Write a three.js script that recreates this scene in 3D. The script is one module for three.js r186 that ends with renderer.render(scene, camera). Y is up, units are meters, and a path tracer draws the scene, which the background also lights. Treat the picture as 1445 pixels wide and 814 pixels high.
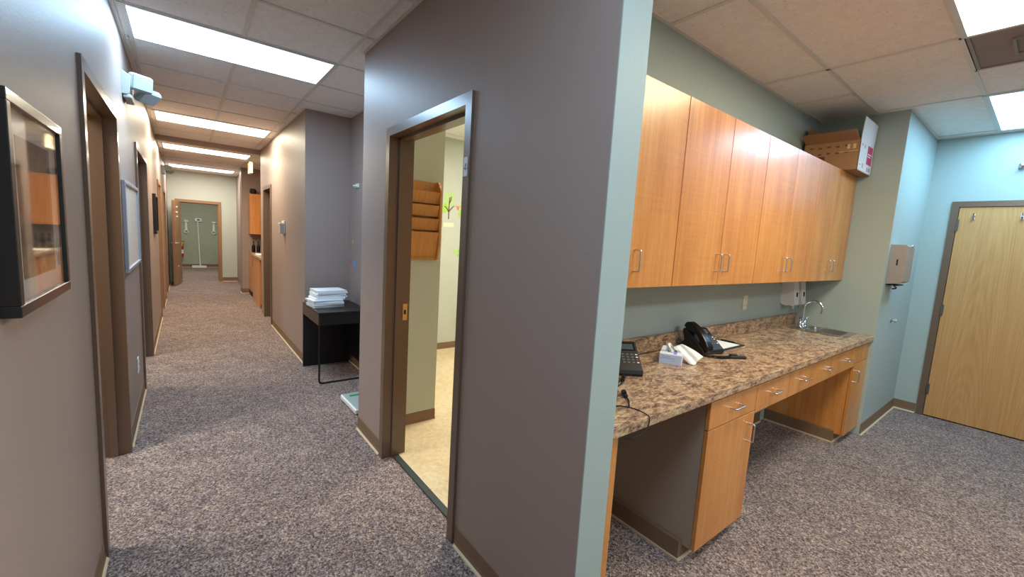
import * as THREE from 'three';
import { RoundedBoxGeometry } from 'three/addons/geometries/RoundedBoxGeometry.js';
import { mergeGeometries } from 'three/addons/utils/BufferGeometryUtils.js';
import { RectAreaLightUniformsLib } from 'three/addons/lights/RectAreaLightUniformsLib.js';

// ---------------------------------------------------------------- camera, exposure
const scene = new THREE.Scene();
scene.background = new THREE.Color(0x000000);
const camera = new THREE.PerspectiveCamera(69.029, 1445 / 814, 0.02, 60);
camera.position.set(0, 1.52, 0);
camera.rotation.set(THREE.MathUtils.degToRad(-6.614), THREE.MathUtils.degToRad(-38.062), THREE.MathUtils.degToRad(3.456), 'YXZ');
scene.add(camera);
const renderer = new THREE.WebGLRenderer({ antialias: true });
renderer.toneMapping = THREE.LinearToneMapping;
renderer.toneMappingExposure = 1.2;
renderer.shadowMap.enabled = true;
RectAreaLightUniformsLib.init();

// lamp colours and strengths (one entry for each ceiling fitting)
const COOL = [0.48, 0.74, 1.0], SKY = [0.36, 0.69, 1.0], WARM = [1.0, 0.90, 0.68], SOFT = [1.0, 0.87, 0.60], NEUTRAL = [1.0, 0.95, 0.86], DAY = [0.84, 0.90, 0.97];
const LAMP = {
  hall1: [COOL, 18], hall2: [WARM, 19.5], hall3: [WARM, 20], hall4: [NEUTRAL, 16], hall0: [COOL, 10.5],
  room1: [SOFT, 16.5], room2: [SKY, 15], room3: [DAY, 23], exam: [NEUTRAL, 29], left1: [NEUTRAL, 30], left2: [NEUTRAL, 18], far: [NEUTRAL, 18],
};

// ---------------------------------------------------------------- helpers
let seed = 7;
const rnd = () => { seed = (seed + 0x6d2b79f5) | 0; let t = Math.imul(seed ^ (seed >>> 15), 1 | seed); t = (t + Math.imul(t ^ (t >>> 7), 61 | t)) ^ t; return ((t ^ (t >>> 14)) >>> 0) / 4294967296; };
const used = new Map();
function numbered(n) { const k = used.get(n) || 0; used.set(n, k + 1); return k ? n + '_' + String(k).padStart(3, '0') : n; }
function tag(o, label, category, group, kind) { o.userData.label = label; o.userData.category = category; if (group) o.userData.group = group; if (kind) o.userData.kind = kind; return o; }
function shade(o) { o.castShadow = true; o.receiveShadow = true; return o; }
function thing(name, label, category, pos = [0, 0, 0], ry = 0, group) { const g = new THREE.Group(); g.name = numbered(name); g.position.set(...pos); g.rotation.y = ry; scene.add(g); return tag(g, label, category, group); }
function struct(name, label, category, pos = [0, 0, 0], ry = 0) { const g = thing(name, label, category, pos, ry); g.userData.kind = 'structure'; return g; }
function part(name, geo, mat, parent) { const m = shade(new THREE.Mesh(geo, mat)); m.name = name; parent.add(m); return m; }
function solo(name, geo, mat, label, category, group, kind) { const m = shade(new THREE.Mesh(geo, mat)); m.name = numbered(name); scene.add(m); return tag(m, label, category, group, kind); }
// uv in metres, projected along the main axis of each face
function muv(g0, ou = 0, ov = 0, rot = false) {
  const g = g0.index ? g0.toNonIndexed() : g0, p = g.attributes.position, n = p.count, uv = new Float32Array(n * 2);
  const a = new THREE.Vector3(), b = new THREE.Vector3(), c = new THREE.Vector3();
  for (let i = 0; i < n; i += 3) {
    a.fromBufferAttribute(p, i); b.fromBufferAttribute(p, i + 1); c.fromBufferAttribute(p, i + 2);
    b.sub(a); c.sub(a); b.cross(c);
    const ax = Math.abs(b.x), ay = Math.abs(b.y), az = Math.abs(b.z);
    for (let k = 0; k < 3; k++) {
      const x = p.getX(i + k), y = p.getY(i + k), z = p.getZ(i + k);
      let u, v; if (ay >= ax && ay >= az) { u = x; v = z; } else if (ax >= az) { u = z; v = y; } else { u = x; v = y; }
      if (rot) [u, v] = [v, u];
      uv[(i + k) * 2] = u + ou; uv[(i + k) * 2 + 1] = v + ov;
    }
  }
  g.setAttribute('uv', new THREE.BufferAttribute(uv, 2));
  return g;
}
function bx(x0, x1, y0, y1, z0, z1, ou = 0, ov = 0, rot = false) { const g = new THREE.BoxGeometry(Math.abs(x1 - x0), Math.abs(y1 - y0), Math.abs(z1 - z0)); g.translate((x0 + x1) / 2, (y0 + y1) / 2, (z0 + z1) / 2); return muv(g, ou, ov, rot); }
function rb(x0, x1, y0, y1, z0, z1, r = 0.002, ou = 0, ov = 0, seg = 2) { const g = new RoundedBoxGeometry(Math.abs(x1 - x0), Math.abs(y1 - y0), Math.abs(z1 - z0), seg, r); g.translate((x0 + x1) / 2, (y0 + y1) / 2, (z0 + z1) / 2); return muv(g, ou, ov); }
const V = (x, y, z) => new THREE.Vector3(x, y, z);
function tube(pts, r, seg = 24, rad = 8, tension = 0.5) { return new THREE.TubeGeometry(new THREE.CatmullRomCurve3(pts.map((p) => V(...p)), false, 'catmullrom', tension), seg, r, rad, false); }
function lathe(pts, seg = 24) { return new THREE.LatheGeometry(pts.map((p) => new THREE.Vector2(...p)), seg); }
function cyl(r0, r1, h, seg = 20) { return new THREE.CylinderGeometry(r0, r1, h, seg); }
function merge(list) { return mergeGeometries(list.map((g) => { const q = g.index ? g.toNonIndexed() : g; for (const k of Object.keys(q.attributes)) if (!['position', 'normal', 'uv'].includes(k)) q.deleteAttribute(k); return q; })); }
function poly(pts) { const s = new THREE.Shape(); pts.forEach(([x, y], i) => (i ? s.lineTo(x, y) : s.moveTo(x, y))); s.closePath(); return s; }
function extr(shape, depth, bevel = 0, seg = 2, curve = 12) { return new THREE.ExtrudeGeometry(shape, { depth, bevelEnabled: bevel > 0, bevelThickness: bevel, bevelSize: bevel, bevelSegments: seg, curveSegments: curve }); }
// place a shape drawn in (a, b) and extruded along c: the three columns say where each goes
function basis(g, A, B, C, o = [0, 0, 0]) { const m = new THREE.Matrix4().makeBasis(V(...A), V(...B), V(...C)); m.setPosition(...o); g.applyMatrix4(m); return g; }

// ---------------------------------------------------------------- textures
const clamp = (x, a = 0, b = 1) => Math.min(b, Math.max(a, x));
function noiseGrid(n, s) { let q = s; const r = () => { q = (q + 0x6d2b79f5) | 0; let t = Math.imul(q ^ (q >>> 15), 1 | q); t = (t + Math.imul(t ^ (t >>> 7), 61 | t)) ^ t; return ((t ^ (t >>> 14)) >>> 0) / 4294967296; }; const a = new Float32Array(n * n); for (let i = 0; i < a.length; i++) a[i] = r(); return a; }
function tileNoise(nx, ny, s) { // wrapping value noise on u, v in 0..1
  const q = noiseGrid(Math.max(nx, ny), s), w = Math.max(nx, ny);
  return (u, v) => { const x = u * nx, y = v * ny, x0 = Math.floor(x), y0 = Math.floor(y); let fx = x - x0, fy = y - y0; fx = fx * fx * (3 - 2 * fx); fy = fy * fy * (3 - 2 * fy); const X = ((x0 % nx) + nx) % nx, Y = ((y0 % ny) + ny) % ny, X1 = (X + 1) % nx, Y1 = (Y + 1) % ny; return (q[Y * w + X] * (1 - fx) + q[Y * w + X1] * fx) * (1 - fy) + (q[Y1 * w + X] * (1 - fx) + q[Y1 * w + X1] * fx) * fy; };
}
function tex(w, h, fn, metresU, metresV, srgb = true) {
  const d = new Uint8Array(w * h * 4);
  for (let y = 0; y < h; y++) for (let x = 0; x < w; x++) { const c = fn(x / w, y / h, x, y), i = (y * w + x) * 4; d[i] = clamp(c[0], 0, 255); d[i + 1] = clamp(c[1], 0, 255); d[i + 2] = clamp(c[2], 0, 255); d[i + 3] = 255; }
  const t = new THREE.DataTexture(d, w, h); t.wrapS = t.wrapT = THREE.RepeatWrapping; t.magFilter = THREE.LinearFilter; t.minFilter = THREE.LinearMipmapLinearFilter; t.generateMipmaps = true;
  if (srgb) t.colorSpace = THREE.SRGBColorSpace; t.repeat.set(1 / metresU, 1 / metresV); t.needsUpdate = true; return t;
}
const mixc = (a, b, t) => [a[0] + (b[0] - a[0]) * t, a[1] + (b[1] - a[1]) * t, a[2] + (b[2] - a[2]) * t];
function ramp(stops, t) { for (let i = 1; i < stops.length; i++) if (t <= stops[i][0]) { const k = (t - stops[i - 1][0]) / (stops[i][0] - stops[i - 1][0]); return mixc(stops[i - 1][1], stops[i][1], clamp(k)); } return stops[stops.length - 1][1]; }
function mono(t) { return [t * 255, t * 255, t * 255]; }

// carpet: short worm-like tufts of dark plum, taupe and sand yarn
const cN = [tileNoise(340, 340, 11), tileNoise(512, 512, 12), tileNoise(170, 170, 13), tileNoise(24, 24, 14), tileNoise(6, 6, 15)];
function carpetValue(u, v) { const wu = (cN[2](u, v) - 0.5) * 0.006, wv = (cN[2](v, u) - 0.5) * 0.006; return clamp(0.5 + (cN[0](u + wu, v + wv) - 0.5) * 0.72 + (cN[1](u, v) - 0.5) * 0.72 + (cN[2](u, v) - 0.5) * 0.25 + (cN[3](u, v) - 0.5) * 0.12 + (cN[4](u, v) - 0.5) * 0.08); }
const carpetMap = tex(1024, 1024, (u, v) => { const t = carpetValue(u, v), h = cN[2](v + 0.3, u + 0.6); const c = ramp([[0, [66, 52, 54]], [0.3, [104, 87, 86]], [0.55, [138, 119, 112]], [0.8, [170, 150, 137]], [1, [198, 179, 160]]], t); return [c[0] + (h - 0.5) * 10, c[1] + (h - 0.5) * 5, c[2] - (h - 0.5) * 6]; }, 2.0, 2.0);
const carpetBump = tex(1024, 1024, (u, v) => mono(carpetValue(u, v)), 2.0, 2.0, false);
// painted wall: fine roller stipple
const wN = [tileNoise(160, 160, 21), tileNoise(60, 60, 22)];
const wallBump = tex(512, 512, (u, v) => mono(0.5 + (wN[0](u, v) - 0.5) * 0.7 + (wN[1](u, v) - 0.5) * 0.4), 0.8, 0.8, false);
// ceiling tile: pin holes and fissures
const tN = [tileNoise(256, 256, 31), tileNoise(90, 90, 32), tileNoise(20, 20, 33)];
const tileV = (u, v) => { const a = tN[0](u, v), b = tN[1](u, v); return clamp(0.93 + (a - 0.5) * 0.08 - (b > 0.84 ? (b - 0.84) * 0.9 : 0) + (tN[2](u, v) - 0.5) * 0.03); };
const tileMap = tex(512, 512, (u, v) => { const t = tileV(u, v); return [244 * t + 16, 241 * t + 15, 238 * t + 14]; }, 0.6, 0.6);
const tileBump = tex(512, 512, (u, v) => mono(tileV(u, v)), 0.6, 0.6, false);
// maple veneer, upright grain
const mN = [tileNoise(230, 6, 41), tileNoise(60, 4, 42), tileNoise(14, 5, 43), tileNoise(90, 40, 44), tileNoise(8, 260, 45)];
const mapleV = (u, v) => 0.5 + (mN[0](u, v) - 0.5) * 0.34 + (mN[1](u, v) - 0.5) * 0.35 + (mN[2](u, v) - 0.5) * 0.45 + (mN[3](u, v) - 0.5) * 0.15 + (mN[4](u, v) - 0.5) * 0.16;
const mapleMap = tex(1024, 512, (u, v) => ramp([[0, [184, 112, 50]], [0.5, [206, 134, 66]], [1, [220, 154, 86]]], clamp(mapleV(u, v))), 1.3, 1.6);
// flat-sawn oak on the slab door: cathedral arches
const oN = [tileNoise(3, 3, 51), tileNoise(240, 8, 52), tileNoise(9, 4, 53), tileNoise(60, 5, 54)];
const oakMap = tex(1024, 1024, (u, v) => {
  const x = ((u * 2) % 1 - 0.5) * 2, arch = (x * x) * 1.15 + v * 0.9 + (oN[0](u, v) - 0.5) * 0.35 + (oN[2](u, v) - 0.5) * 0.16;
  const ring = 0.5 + 0.5 * Math.sin(arch * 62), t = 0.5 + (ring - 0.5) * 0.12 + (oN[1](u, v) - 0.5) * 0.24 + (oN[3](u, v) - 0.5) * 0.2;
  return ramp([[0, [164, 114, 62]], [0.5, [196, 146, 90]], [1, [216, 172, 116]]], clamp(t));
}, 0.95, 2.3);
// counter laminate: brown stone with long blotches
const kN = [tileNoise(14, 30, 61), tileNoise(44, 110, 62), tileNoise(110, 260, 63), tileNoise(6, 6, 64), tileNoise(220, 220, 65)];
const lamV = (u, v) => { const w = (kN[3](u, v) - 0.5) * 0.05, uu = u + w, vv = v + (kN[3](v, u) - 0.5) * 0.04; return 0.5 + (kN[0](uu, vv) - 0.5) * 0.42 + (kN[1](uu, vv) - 0.5) * 0.55 + (kN[2](uu, vv) - 0.5) * 0.5 + (kN[4](u, v) - 0.5) * 0.22; };
const lamMap = tex(1024, 1024, (u, v) => ramp([[0, [84, 61, 51]], [0.22, [124, 94, 78]], [0.42, [158, 126, 100]], [0.62, [184, 151, 118]], [0.82, [204, 174, 136]], [1, [218, 196, 160]]], clamp(lamV(u, v))), 1.0, 1.0);
// sheet vinyl floor
const vN = [tileNoise(200, 200, 71), tileNoise(50, 50, 72), tileNoise(8, 8, 73)];
const vinylMap = tex(512, 512, (u, v) => { const t = 0.5 + (vN[0](u, v) - 0.5) * 0.6 + (vN[1](u, v) - 0.5) * 0.5 + (vN[2](u, v) - 0.5) * 0.3; return ramp([[0, [206, 182, 140]], [0.5, [222, 200, 158]], [1, [234, 216, 178]]], clamp(t)); }, 1.2, 1.2);
// kraft board
const fN = [tileNoise(160, 30, 81), tileNoise(20, 20, 82)];

const S = (r, g, b) => new THREE.Color().setRGB(r / 255, g / 255, b / 255, THREE.SRGBColorSpace);
const std = (o) => new THREE.MeshStandardMaterial(o), phy = (o) => new THREE.MeshPhysicalMaterial(o);
const paint = (r, g, b, rough = 0.42, spec = 0.5) => phy({ color: S(r, g, b), roughness: rough, bumpMap: wallBump, bumpScale: 0.00025, specularIntensity: spec });
const M = {
  taupe: paint(160, 141, 132, 0.48, 0.36), sage: paint(168, 180, 174, 0.5), sageExam: paint(190, 194, 180, 0.5), white: std({ color: S(225, 225, 220), roughness: 0.7 }),
  carpet: std({ map: carpetMap, bumpMap: carpetBump, bumpScale: 0.006, roughness: 1 }), vinyl: std({ map: vinylMap, roughness: 0.32 }),
  tile: std({ map: tileMap, bumpMap: tileBump, bumpScale: 0.0006, roughness: 0.95 }), tee: std({ color: S(222, 219, 214), roughness: 0.5 }), troffer: std({ color: S(214, 216, 216), roughness: 0.4 }),
  trim: phy({ color: S(108, 86, 70), roughness: 0.3, clearcoat: 0.35, clearcoatRoughness: 0.2 }), trimTan: phy({ color: S(150, 112, 78), roughness: 0.4 }),
  base: std({ color: S(126, 98, 74), roughness: 0.5 }), toe: std({ color: S(206, 184, 150), roughness: 0.7 }),
  maple: phy({ map: mapleMap, roughness: 0.36, clearcoat: 0.45, clearcoatRoughness: 0.2 }), melamine: std({ color: S(160, 142, 126), roughness: 0.55 }), mapleEdge: std({ color: S(150, 88, 40), roughness: 0.5 }),
  dark: std({ color: S(30, 24, 22), roughness: 0.7 }), oak: phy({ map: oakMap, roughness: 0.42, clearcoat: 0.1 }),
  laminate: phy({ map: lamMap, roughness: 0.3, specularIntensity: 0.7 }), chrome: std({ color: S(225, 228, 232), metalness: 1, roughness: 0.16 }), steel: std({ color: S(196, 192, 186), metalness: 1, roughness: 0.3 }), nickel: std({ color: S(205, 205, 206), metalness: 1, roughness: 0.3 }),
  blackPlastic: std({ color: S(22, 22, 24), roughness: 0.42 }), blackGloss: phy({ color: S(16, 16, 18), roughness: 0.22 }), blackWood: std({ color: S(26, 24, 25), roughness: 0.38 }), rubber: std({ color: S(18, 18, 19), roughness: 0.7 }), key: std({ color: S(88, 92, 98), roughness: 0.5 }),
  paper: std({ color: S(236, 238, 238), roughness: 0.9 }), plasticWhite: std({ color: S(226, 228, 224), roughness: 0.42 }), ivory: std({ color: S(222, 214, 186), roughness: 0.45 }), plasticGrey: std({ color: S(172, 170, 164), roughness: 0.5 }),
  brass: std({ color: S(214, 188, 130), metalness: 0.9, roughness: 0.35 }), threshold: std({ color: S(46, 54, 48), roughness: 0.6 }),
  plasticShell: std({ color: S(160, 164, 160), roughness: 0.5 }), brushed: std({ color: S(178, 174, 170), metalness: 0.75, roughness: 0.42 }), hinge: std({ color: S(120, 114, 108), metalness: 0.8, roughness: 0.4 }),
  glass: phy({ color: 0xffffff, roughness: 0.03, transmission: 1, thickness: 0, ior: 1.5 }),
  blackFrame: phy({ color: S(20, 19, 20), roughness: 0.28, clearcoat: 0.4 }), mat: std({ color: S(222, 214, 204), roughness: 0.9 }), silver: std({ color: S(178, 186, 200), metalness: 0.6, roughness: 0.35 }),
  red: phy({ color: S(170, 22, 24), roughness: 0.3 }), yellow: std({ color: S(226, 180, 40), roughness: 0.5 }), scaleTop: std({ color: S(150, 166, 164), roughness: 0.6 }), green: std({ color: S(36, 130, 74), roughness: 0.6 }),
  pineTray: phy({ map: oakMap, color: S(252, 232, 200), roughness: 0.35 }), screen: std({ color: S(70, 84, 84), roughness: 0.2 }),
};
function lens(c, k) { return std({ color: S(235, 235, 232), emissive: new THREE.Color(...c), emissiveIntensity: k, roughness: 0.5 }); }
function canvasTex(w, h, draw) { const c = document.createElement('canvas'); c.width = w; c.height = h; draw(c.getContext('2d'), w, h); const t = new THREE.CanvasTexture(c); t.colorSpace = THREE.SRGBColorSpace; t.magFilter = THREE.LinearFilter; return t; }
const printed = (w, h, draw, rough = 0.8) => std({ map: canvasTex(w, h, draw), roughness: rough });

// ---------------------------------------------------------------- the setting
const H = 2.75, XL = -0.32, XR = 1.024, WT = 0.137, XA = XR + WT, ZE = -0.862, ZB = -1.478, XC = 4.642, XD = 5.9, ZBACK = 2.3;
const fl = struct('floor', 'plum and taupe loop carpet through corridor and work room', 'carpet floor');
part('carpet', bx(-3.4, 6.2, -0.08, 0, -17.5, ZBACK + 0.2), M.carpet, fl);
const fl2 = struct('floor', 'cream speckled sheet vinyl floor of the room behind the open doorway', 'vinyl floor');
part('sheet_vinyl', bx(XR + 0.075, 3.7, 0.0, 0.006, -2.99, -1.6), M.vinyl, fl2);
part('sheet_vinyl', bx(1.58, 3.7, 0.0, 0.006, -4.89, -2.99), M.vinyl, fl2);
part('threshold_strip', bx(XR + 0.06, XR + 0.10, 0.0, 0.009, -2.603, -1.707), M.threshold, fl2);

// wall seen in its own plane: u to the viewer's right, front face at local z = 0, thickness behind it; notches = [a, b, height]
function wallGeo(u0, u1, top, notches = [], t = WT, y0 = 0) {
  const pts = [[u0, y0]];
  for (const [a, b, h] of notches) pts.push([a, y0], [a, h], [b, h], [b, y0]);
  pts.push([u1, y0], [u1, top], [u0, top]);
  const g = extr(poly(pts), t); g.translate(0, 0, -t); return muv(g);
}
const TOP = H + 0.05, DH = 2.11;
// left corridor wall, facing +x: local u = -z
const LD = [[2.48, 3.50, 2.09], [4.86, 5.98, 2.09], [8.42, 9.20, 2.05], [10.36, 11.3, 2.03]];
const wl = struct('wall_left', 'taupe painted corridor wall with framed pictures and brown doorways', 'wall', [XL, 0, 0], Math.PI / 2);
part('painted_surface', wallGeo(-ZBACK, 13.1, TOP, LD.map(([a, b, h]) => [a - 0.02, b + 0.02, h + 0.02])), M.taupe, wl);
// right corridor wall between the work room and the desk niche, facing -x: local u = z
const wr = struct('wall_right', 'taupe painted corridor wall with the open doorway numbered 4', 'wall', [XR, 0, 0], -Math.PI / 2);
part('painted_surface', wallGeo(-3.135, ZE - 0.004, TOP, [[-2.623, -1.687, DH + 0.02]], WT / 2), M.taupe, wr);
{ const g = wallGeo(-2.99, ZE - 0.004, TOP, [[-2.623, -1.687, DH + 0.02]], WT / 2); g.translate(0, 0, -WT / 2); part('inner_surface', g, M.sageExam, wr); }
part('wall_end', bx(ZE - 0.004, ZE, 0, TOP, -WT, 0), M.sage, wr);
// desk niche
const wn = struct('wall_niche', 'taupe walls of the niche around the black desk', 'wall');
part('near_cheek', bx(XR + WT / 2, 1.597, 0, TOP, -3.135, -3.06), M.taupe, wn);
part('back_panel', bx(1.49, 1.545, 0, TOP, -5.0, -3.135), M.taupe, wn);
const wf = struct('wall_right_far', 'taupe painted corridor wall beyond the desk niche with small white dispenser', 'wall', [XR, 0, 0], -Math.PI / 2);
part('painted_surface', wallGeo(-8.35, -5.0, TOP, [[-7.97, -7.25, 2.09]]), M.taupe, wf);
part('niche_return', bx(-5.10, -5.0, 0, TOP, -0.6, -WT), M.taupe, wf);
part('nook_return', bx(-8.35, -8.22, 0, TOP, -2.2, -WT), M.taupe, wf);
// room behind doorway 4
const we = struct('wall_exam', 'pale sage walls of the room behind the open doorway', 'wall');
part('rack_wall', bx(XA, 1.597, 0, TOP, -3.06, -2.982), M.sageExam, we);
part('corner_wall', bx(1.545, 1.597, 0, TOP, -4.88, -3.06), M.sageExam, we);
part('decal_wall', bx(1.597, 3.8, 0, TOP, -5.0, -4.88), M.sageExam, we);
part('side_wall', bx(3.7, 3.8, 0, TOP, -4.88, -1.6), M.sageExam, we);
part('front_wall', bx(XA, 3.8, 0, TOP, -1.615, -1.55), M.sageExam, we);
// work room
const wc = struct('wall_cabinet', 'sage green wall behind the cabinets and worktop', 'wall');
part('painted_surface', bx(XA, XC, 0, TOP, ZB - 0.07, ZB), M.sage, wc);
const wv = struct('wall_return', 'grey green side wall at the sink end of the worktop', 'wall');
part('painted_surface', bx(XC, XC + 0.12, 0, TOP, ZB - 0.07, ZE), M.sage, wv);
const wb = struct('wall_towel', 'blue green wall beside the slab door carrying the steel towel dispenser', 'wall');
part('painted_surface', bx(XC + 0.12, XD + 0.137, 0, TOP, ZE - 0.1, ZE), M.sage, wb);
const wd = struct('wall_door', 'blue green wall around the wooden slab door', 'wall', [XD, 0, 0], -Math.PI / 2);
part('painted_surface', wallGeo(ZE, ZBACK, TOP, [[-0.65, 0.33, 2.11]]), M.sage, wd);
part('corridor_blank', bx(-0.7, 0.4, 0, 2.2, -0.3, -0.2), M.sage, wd);
const wk = struct('wall_back', 'sage wall behind the viewer closing the work room', 'wall');
part('painted_surface', bx(XL - 0.2, XD + 0.2, 0, TOP, ZBACK, ZBACK + 0.12), M.sage, wk);
// corridor end and what lies behind it
const wz = struct('wall_end', 'pale green corridor end wall around the open door', 'wall', [0, 0, -13.1]);
part('painted_surface', wallGeo(XL - 0.2, 1.4, TOP, [[-0.14, 0.69, 1.975]]), M.sageExam, wz);
const wallFar = paint(164, 168, 150, 0.5);
const wq = struct('wall_far', 'grey green walls of the far room with height scale and fire extinguisher', 'wall');
part('rear_wall', bx(-1.4, 1.8, 0, TOP, -17.3, -17.2), wallFar, wq);
const wq2 = struct('wall_far_side', 'side and front walls of the far room', 'wall');
part('left_side_wall', bx(-1.5, -1.4, 0, TOP, -17.3, -13.2), wallFar, wq2);
part('right_side_wall', bx(1.8, 1.9, 0, TOP, -17.3, -13.2), wallFar, wq2);
part('front_left_wall', bx(-1.5, XL - 0.2, 0, TOP, -13.24, -13.1), wallFar, wq2);
part('front_right_wall', bx(1.4, 1.9, 0, TOP, -13.24, -13.1), wallFar, wq2);
const wp = struct('wall_pillar', 'taupe wall stub between kitchen nook and corridor end', 'wall');
part('painted_surface', bx(0.965, 3.1, 0, TOP, -11.13, -10.77), M.taupe, wp);
part('corridor_side', bx(1.06, 1.2, 0, TOP, -13.1, -11.13), M.taupe, wp);
part('nook_side', bx(3.0, 3.1, 0, TOP, -10.77, -8.22), M.taupe, wp);
// rooms behind the left doorways
const ws = struct('wall_side_room', 'plain walls of the lit rooms behind the left doorways', 'wall');
part('outer_wall', bx(-3.4, -3.3, 0, TOP, -7.6, ZBACK), M.sage, ws);
part('partition', bx(-3.3, XL - WT, 0, TOP, -4.25, -4.12), M.sage, ws);
part('partition', bx(-3.3, XL - WT, 0, TOP, -7.6, -7.5), M.sage, ws);
part('partition', bx(-3.3, XL - WT, 0, TOP, -0.75, -0.65), M.sage, ws);

// baseboards: vinyl cove base with a pale toe along the carpet; each run = [x0, z0, x1, z1, outward normal]
function baseRun(name, label, runs, h = 0.10) {
  const g = struct(name, label, 'baseboard');
  for (const [x0, z0, x1, z1, nx, nz] of runs) {
    const L = Math.hypot(x1 - x0, z1 - z0), dx = (x1 - x0) / L, dz = (z1 - z0) / L;
    const prof = poly([[0, 0.012], [0.009, 0.012], [0.005, 0.03], [0.0035, h - 0.003], [0.002, h], [0, h]]);
    const toe = poly([[0, 0], [0.018, 0], [0.016, 0.005], [0.009, 0.012], [0, 0.012]]);
    // (a, b, c) -> a along the normal, b up, c along the run; a mirrored basis is turned round
    const flip = nx * dz - nz * dx > 0 ? -1 : 1;
    for (const [n, s, m] of [['cove', prof, M.base], ['toe', toe, M.toe]]) {
      const q = extr(s, L);
      if (flip > 0) basis(q, [nx, 0, nz], [0, 1, 0], [-dx, 0, -dz], [x1, 0, z1]); else basis(q, [nx, 0, nz], [0, 1, 0], [dx, 0, dz], [x0, 0, z0]);
      part(n, muv(q), m, g);
    }
  }
  return g;
}
const fo = 0.07;
baseRun('baseboard_left', 'brown vinyl baseboard with pale toe along the left corridor wall', [[XL, ZBACK, XL, -2.48 + fo, 1, 0], [XL, -3.5 - fo, XL, -4.86 + fo, 1, 0], [XL, -5.98 - fo, XL, -8.42 + fo, 1, 0], [XL, -9.2 - fo, XL, -10.36 + fo, 1, 0], [XL, -11.3 - fo, XL, -13.1, 1, 0]]);
baseRun('baseboard_right', 'brown vinyl baseboard with pale toe beside the open doorway', [[XR, ZE, XR, -1.64, -1, 0], [XR, -2.67, XR, -3.135, -1, 0]]);
baseRun('baseboard_niche', 'brown vinyl baseboard behind the black desk and beyond it', [[XR, -5.0, XR, -7.2, -1, 0], [XR, -5.0, 1.49, -5.0, 0, 1], [1.49, -3.135, 1.49, -5.0, -1, 0]]);
baseRun('baseboard_exam', 'brown vinyl baseboard inside the room behind the open doorway', [[XA, -2.982, 1.597, -2.982, 0, 1], [1.597, -2.982, 1.597, -4.88, 1, 0], [1.597, -4.88, 3.7, -4.88, 0, 1]]);
baseRun('baseboard_cabinet', 'brown vinyl baseboard in the knee spaces below the worktop', [[XA + 0.06, ZB, 1.87, ZB, 0, 1], [2.405, ZB, 4.13, ZB, 0, 1]]);
baseRun('baseboard_towel', 'brown vinyl baseboard below the steel towel dispenser', [[XC, ZE, XD, ZE, 0, 1], [XD, ZE, XD, -0.69, -1, 0]]);
baseRun('baseboard_end', 'brown vinyl baseboard at the corridor end and far room', [[0.74, -13.1, 1.06, -13.1, 0, 1], [-1.4, -17.2, 1.8, -17.2, 0, 1], [0.965, -10.77, 1.17, -10.77, 0, 1], [0.965, -10.77, 0.965, -11.13, -1, 0]], 0.11);

// ---------------------------------------------------------------- ceilings
const boxCache = new Map();
function tileGeo(w, d) { const k = w.toFixed(3) + '_' + d.toFixed(3); if (!boxCache.has(k)) boxCache.set(k, bx(-w / 2, w / 2, 0, 0.014, -d / 2, d / 2)); return boxCache.get(k); }
function ceilTile(parent, x0, x1, z0, z1, y, m = M.tile) { if (x1 - x0 < 0.012 || z1 - z0 < 0.012) return; const t = part('ceiling_tile', tileGeo(x1 - x0, z1 - z0), m, parent); t.position.set((x0 + x1) / 2, y + 0.006, (z0 + z1) / 2); }
function teeX(parent, x0, x1, z, y) { part('grid_tee', bx(x0, x1, y, y + 0.03, z - 0.012, z + 0.012), M.tee, parent); }
function teeZ(parent, x, z0, z1, y) { part('grid_tee', bx(x - 0.012, x + 0.012, y, y + 0.03, z0, z1), M.tee, parent); }
const G = 0.605, gx = (k) => 0.335 + G * k, gz = (k) => -1.07 + G * k;
const ce = struct('ceiling', 'suspended ceiling of pale mineral tiles in corridor and work room', 'ceiling');
part('deck', bx(-3.4, 6.2, H + 0.05, H + 0.15, -8.35, ZBACK + 0.2), M.white, ce);
// fittings: [cell x0, x1, z0, z1]; they take the place of tiles
const fit = [];
const inFit = (x, z) => fit.some(([a, b, c, d]) => x > a && x < b && z > c && z < d);
// corridor part
fit.push([gx(-1), gx(1), gz(-5), gz(-4)], [gx(-1), gx(1), gz(-10), gz(-9)], [gx(-1), gx(1), gz(1), gz(2)], [gx(3), gx(5), gz(1), gz(2)], [gx(7), gx(9), gz(1), gz(2)], [gx(5), gx(6), gz(1), gz(2)], [gx(2), gx(4), gz(4), gz(5)]);
const corrZ = []; for (let k = -12; k <= 0; k++) corrZ.push(gz(k));
const corrX = [XL, gx(-1), gx(0), gx(1), XR];
for (let j = -1; j < corrZ.length; j++) {
  const z0 = j < 0 ? -8.33 : corrZ[j], z1 = j + 1 < corrZ.length ? corrZ[j + 1] : gz(0);
  for (let i = 0; i + 1 < corrX.length; i++) {
    const spans = i < 3 || z1 <= -5 || z0 >= -3.135 ? [[z0, z1]] : [[z0, -5.0], [-3.135, z1]]; // the border tiles stop at the niche
    for (const [a, b] of spans) if (b > a + 0.01 && a >= z0 && b <= z1 && !inFit((corrX[i] + corrX[i + 1]) / 2, (z0 + z1) / 2)) ceilTile(ce, corrX[i], corrX[i + 1], a, b, H);
  }
}
for (const [a, b] of [[-5.0, gz(-6)], [gz(-6), gz(-5)], [gz(-5), gz(-4)], [gz(-4), -3.135]]) ceilTile(ce, gx(1), 1.49, a, b, H);
for (const z of corrZ) if (z < -0.9) { const niche = z < -3.14 && z > -5; teeX(ce, XL, niche ? 1.49 : XR, z, H); }
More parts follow.
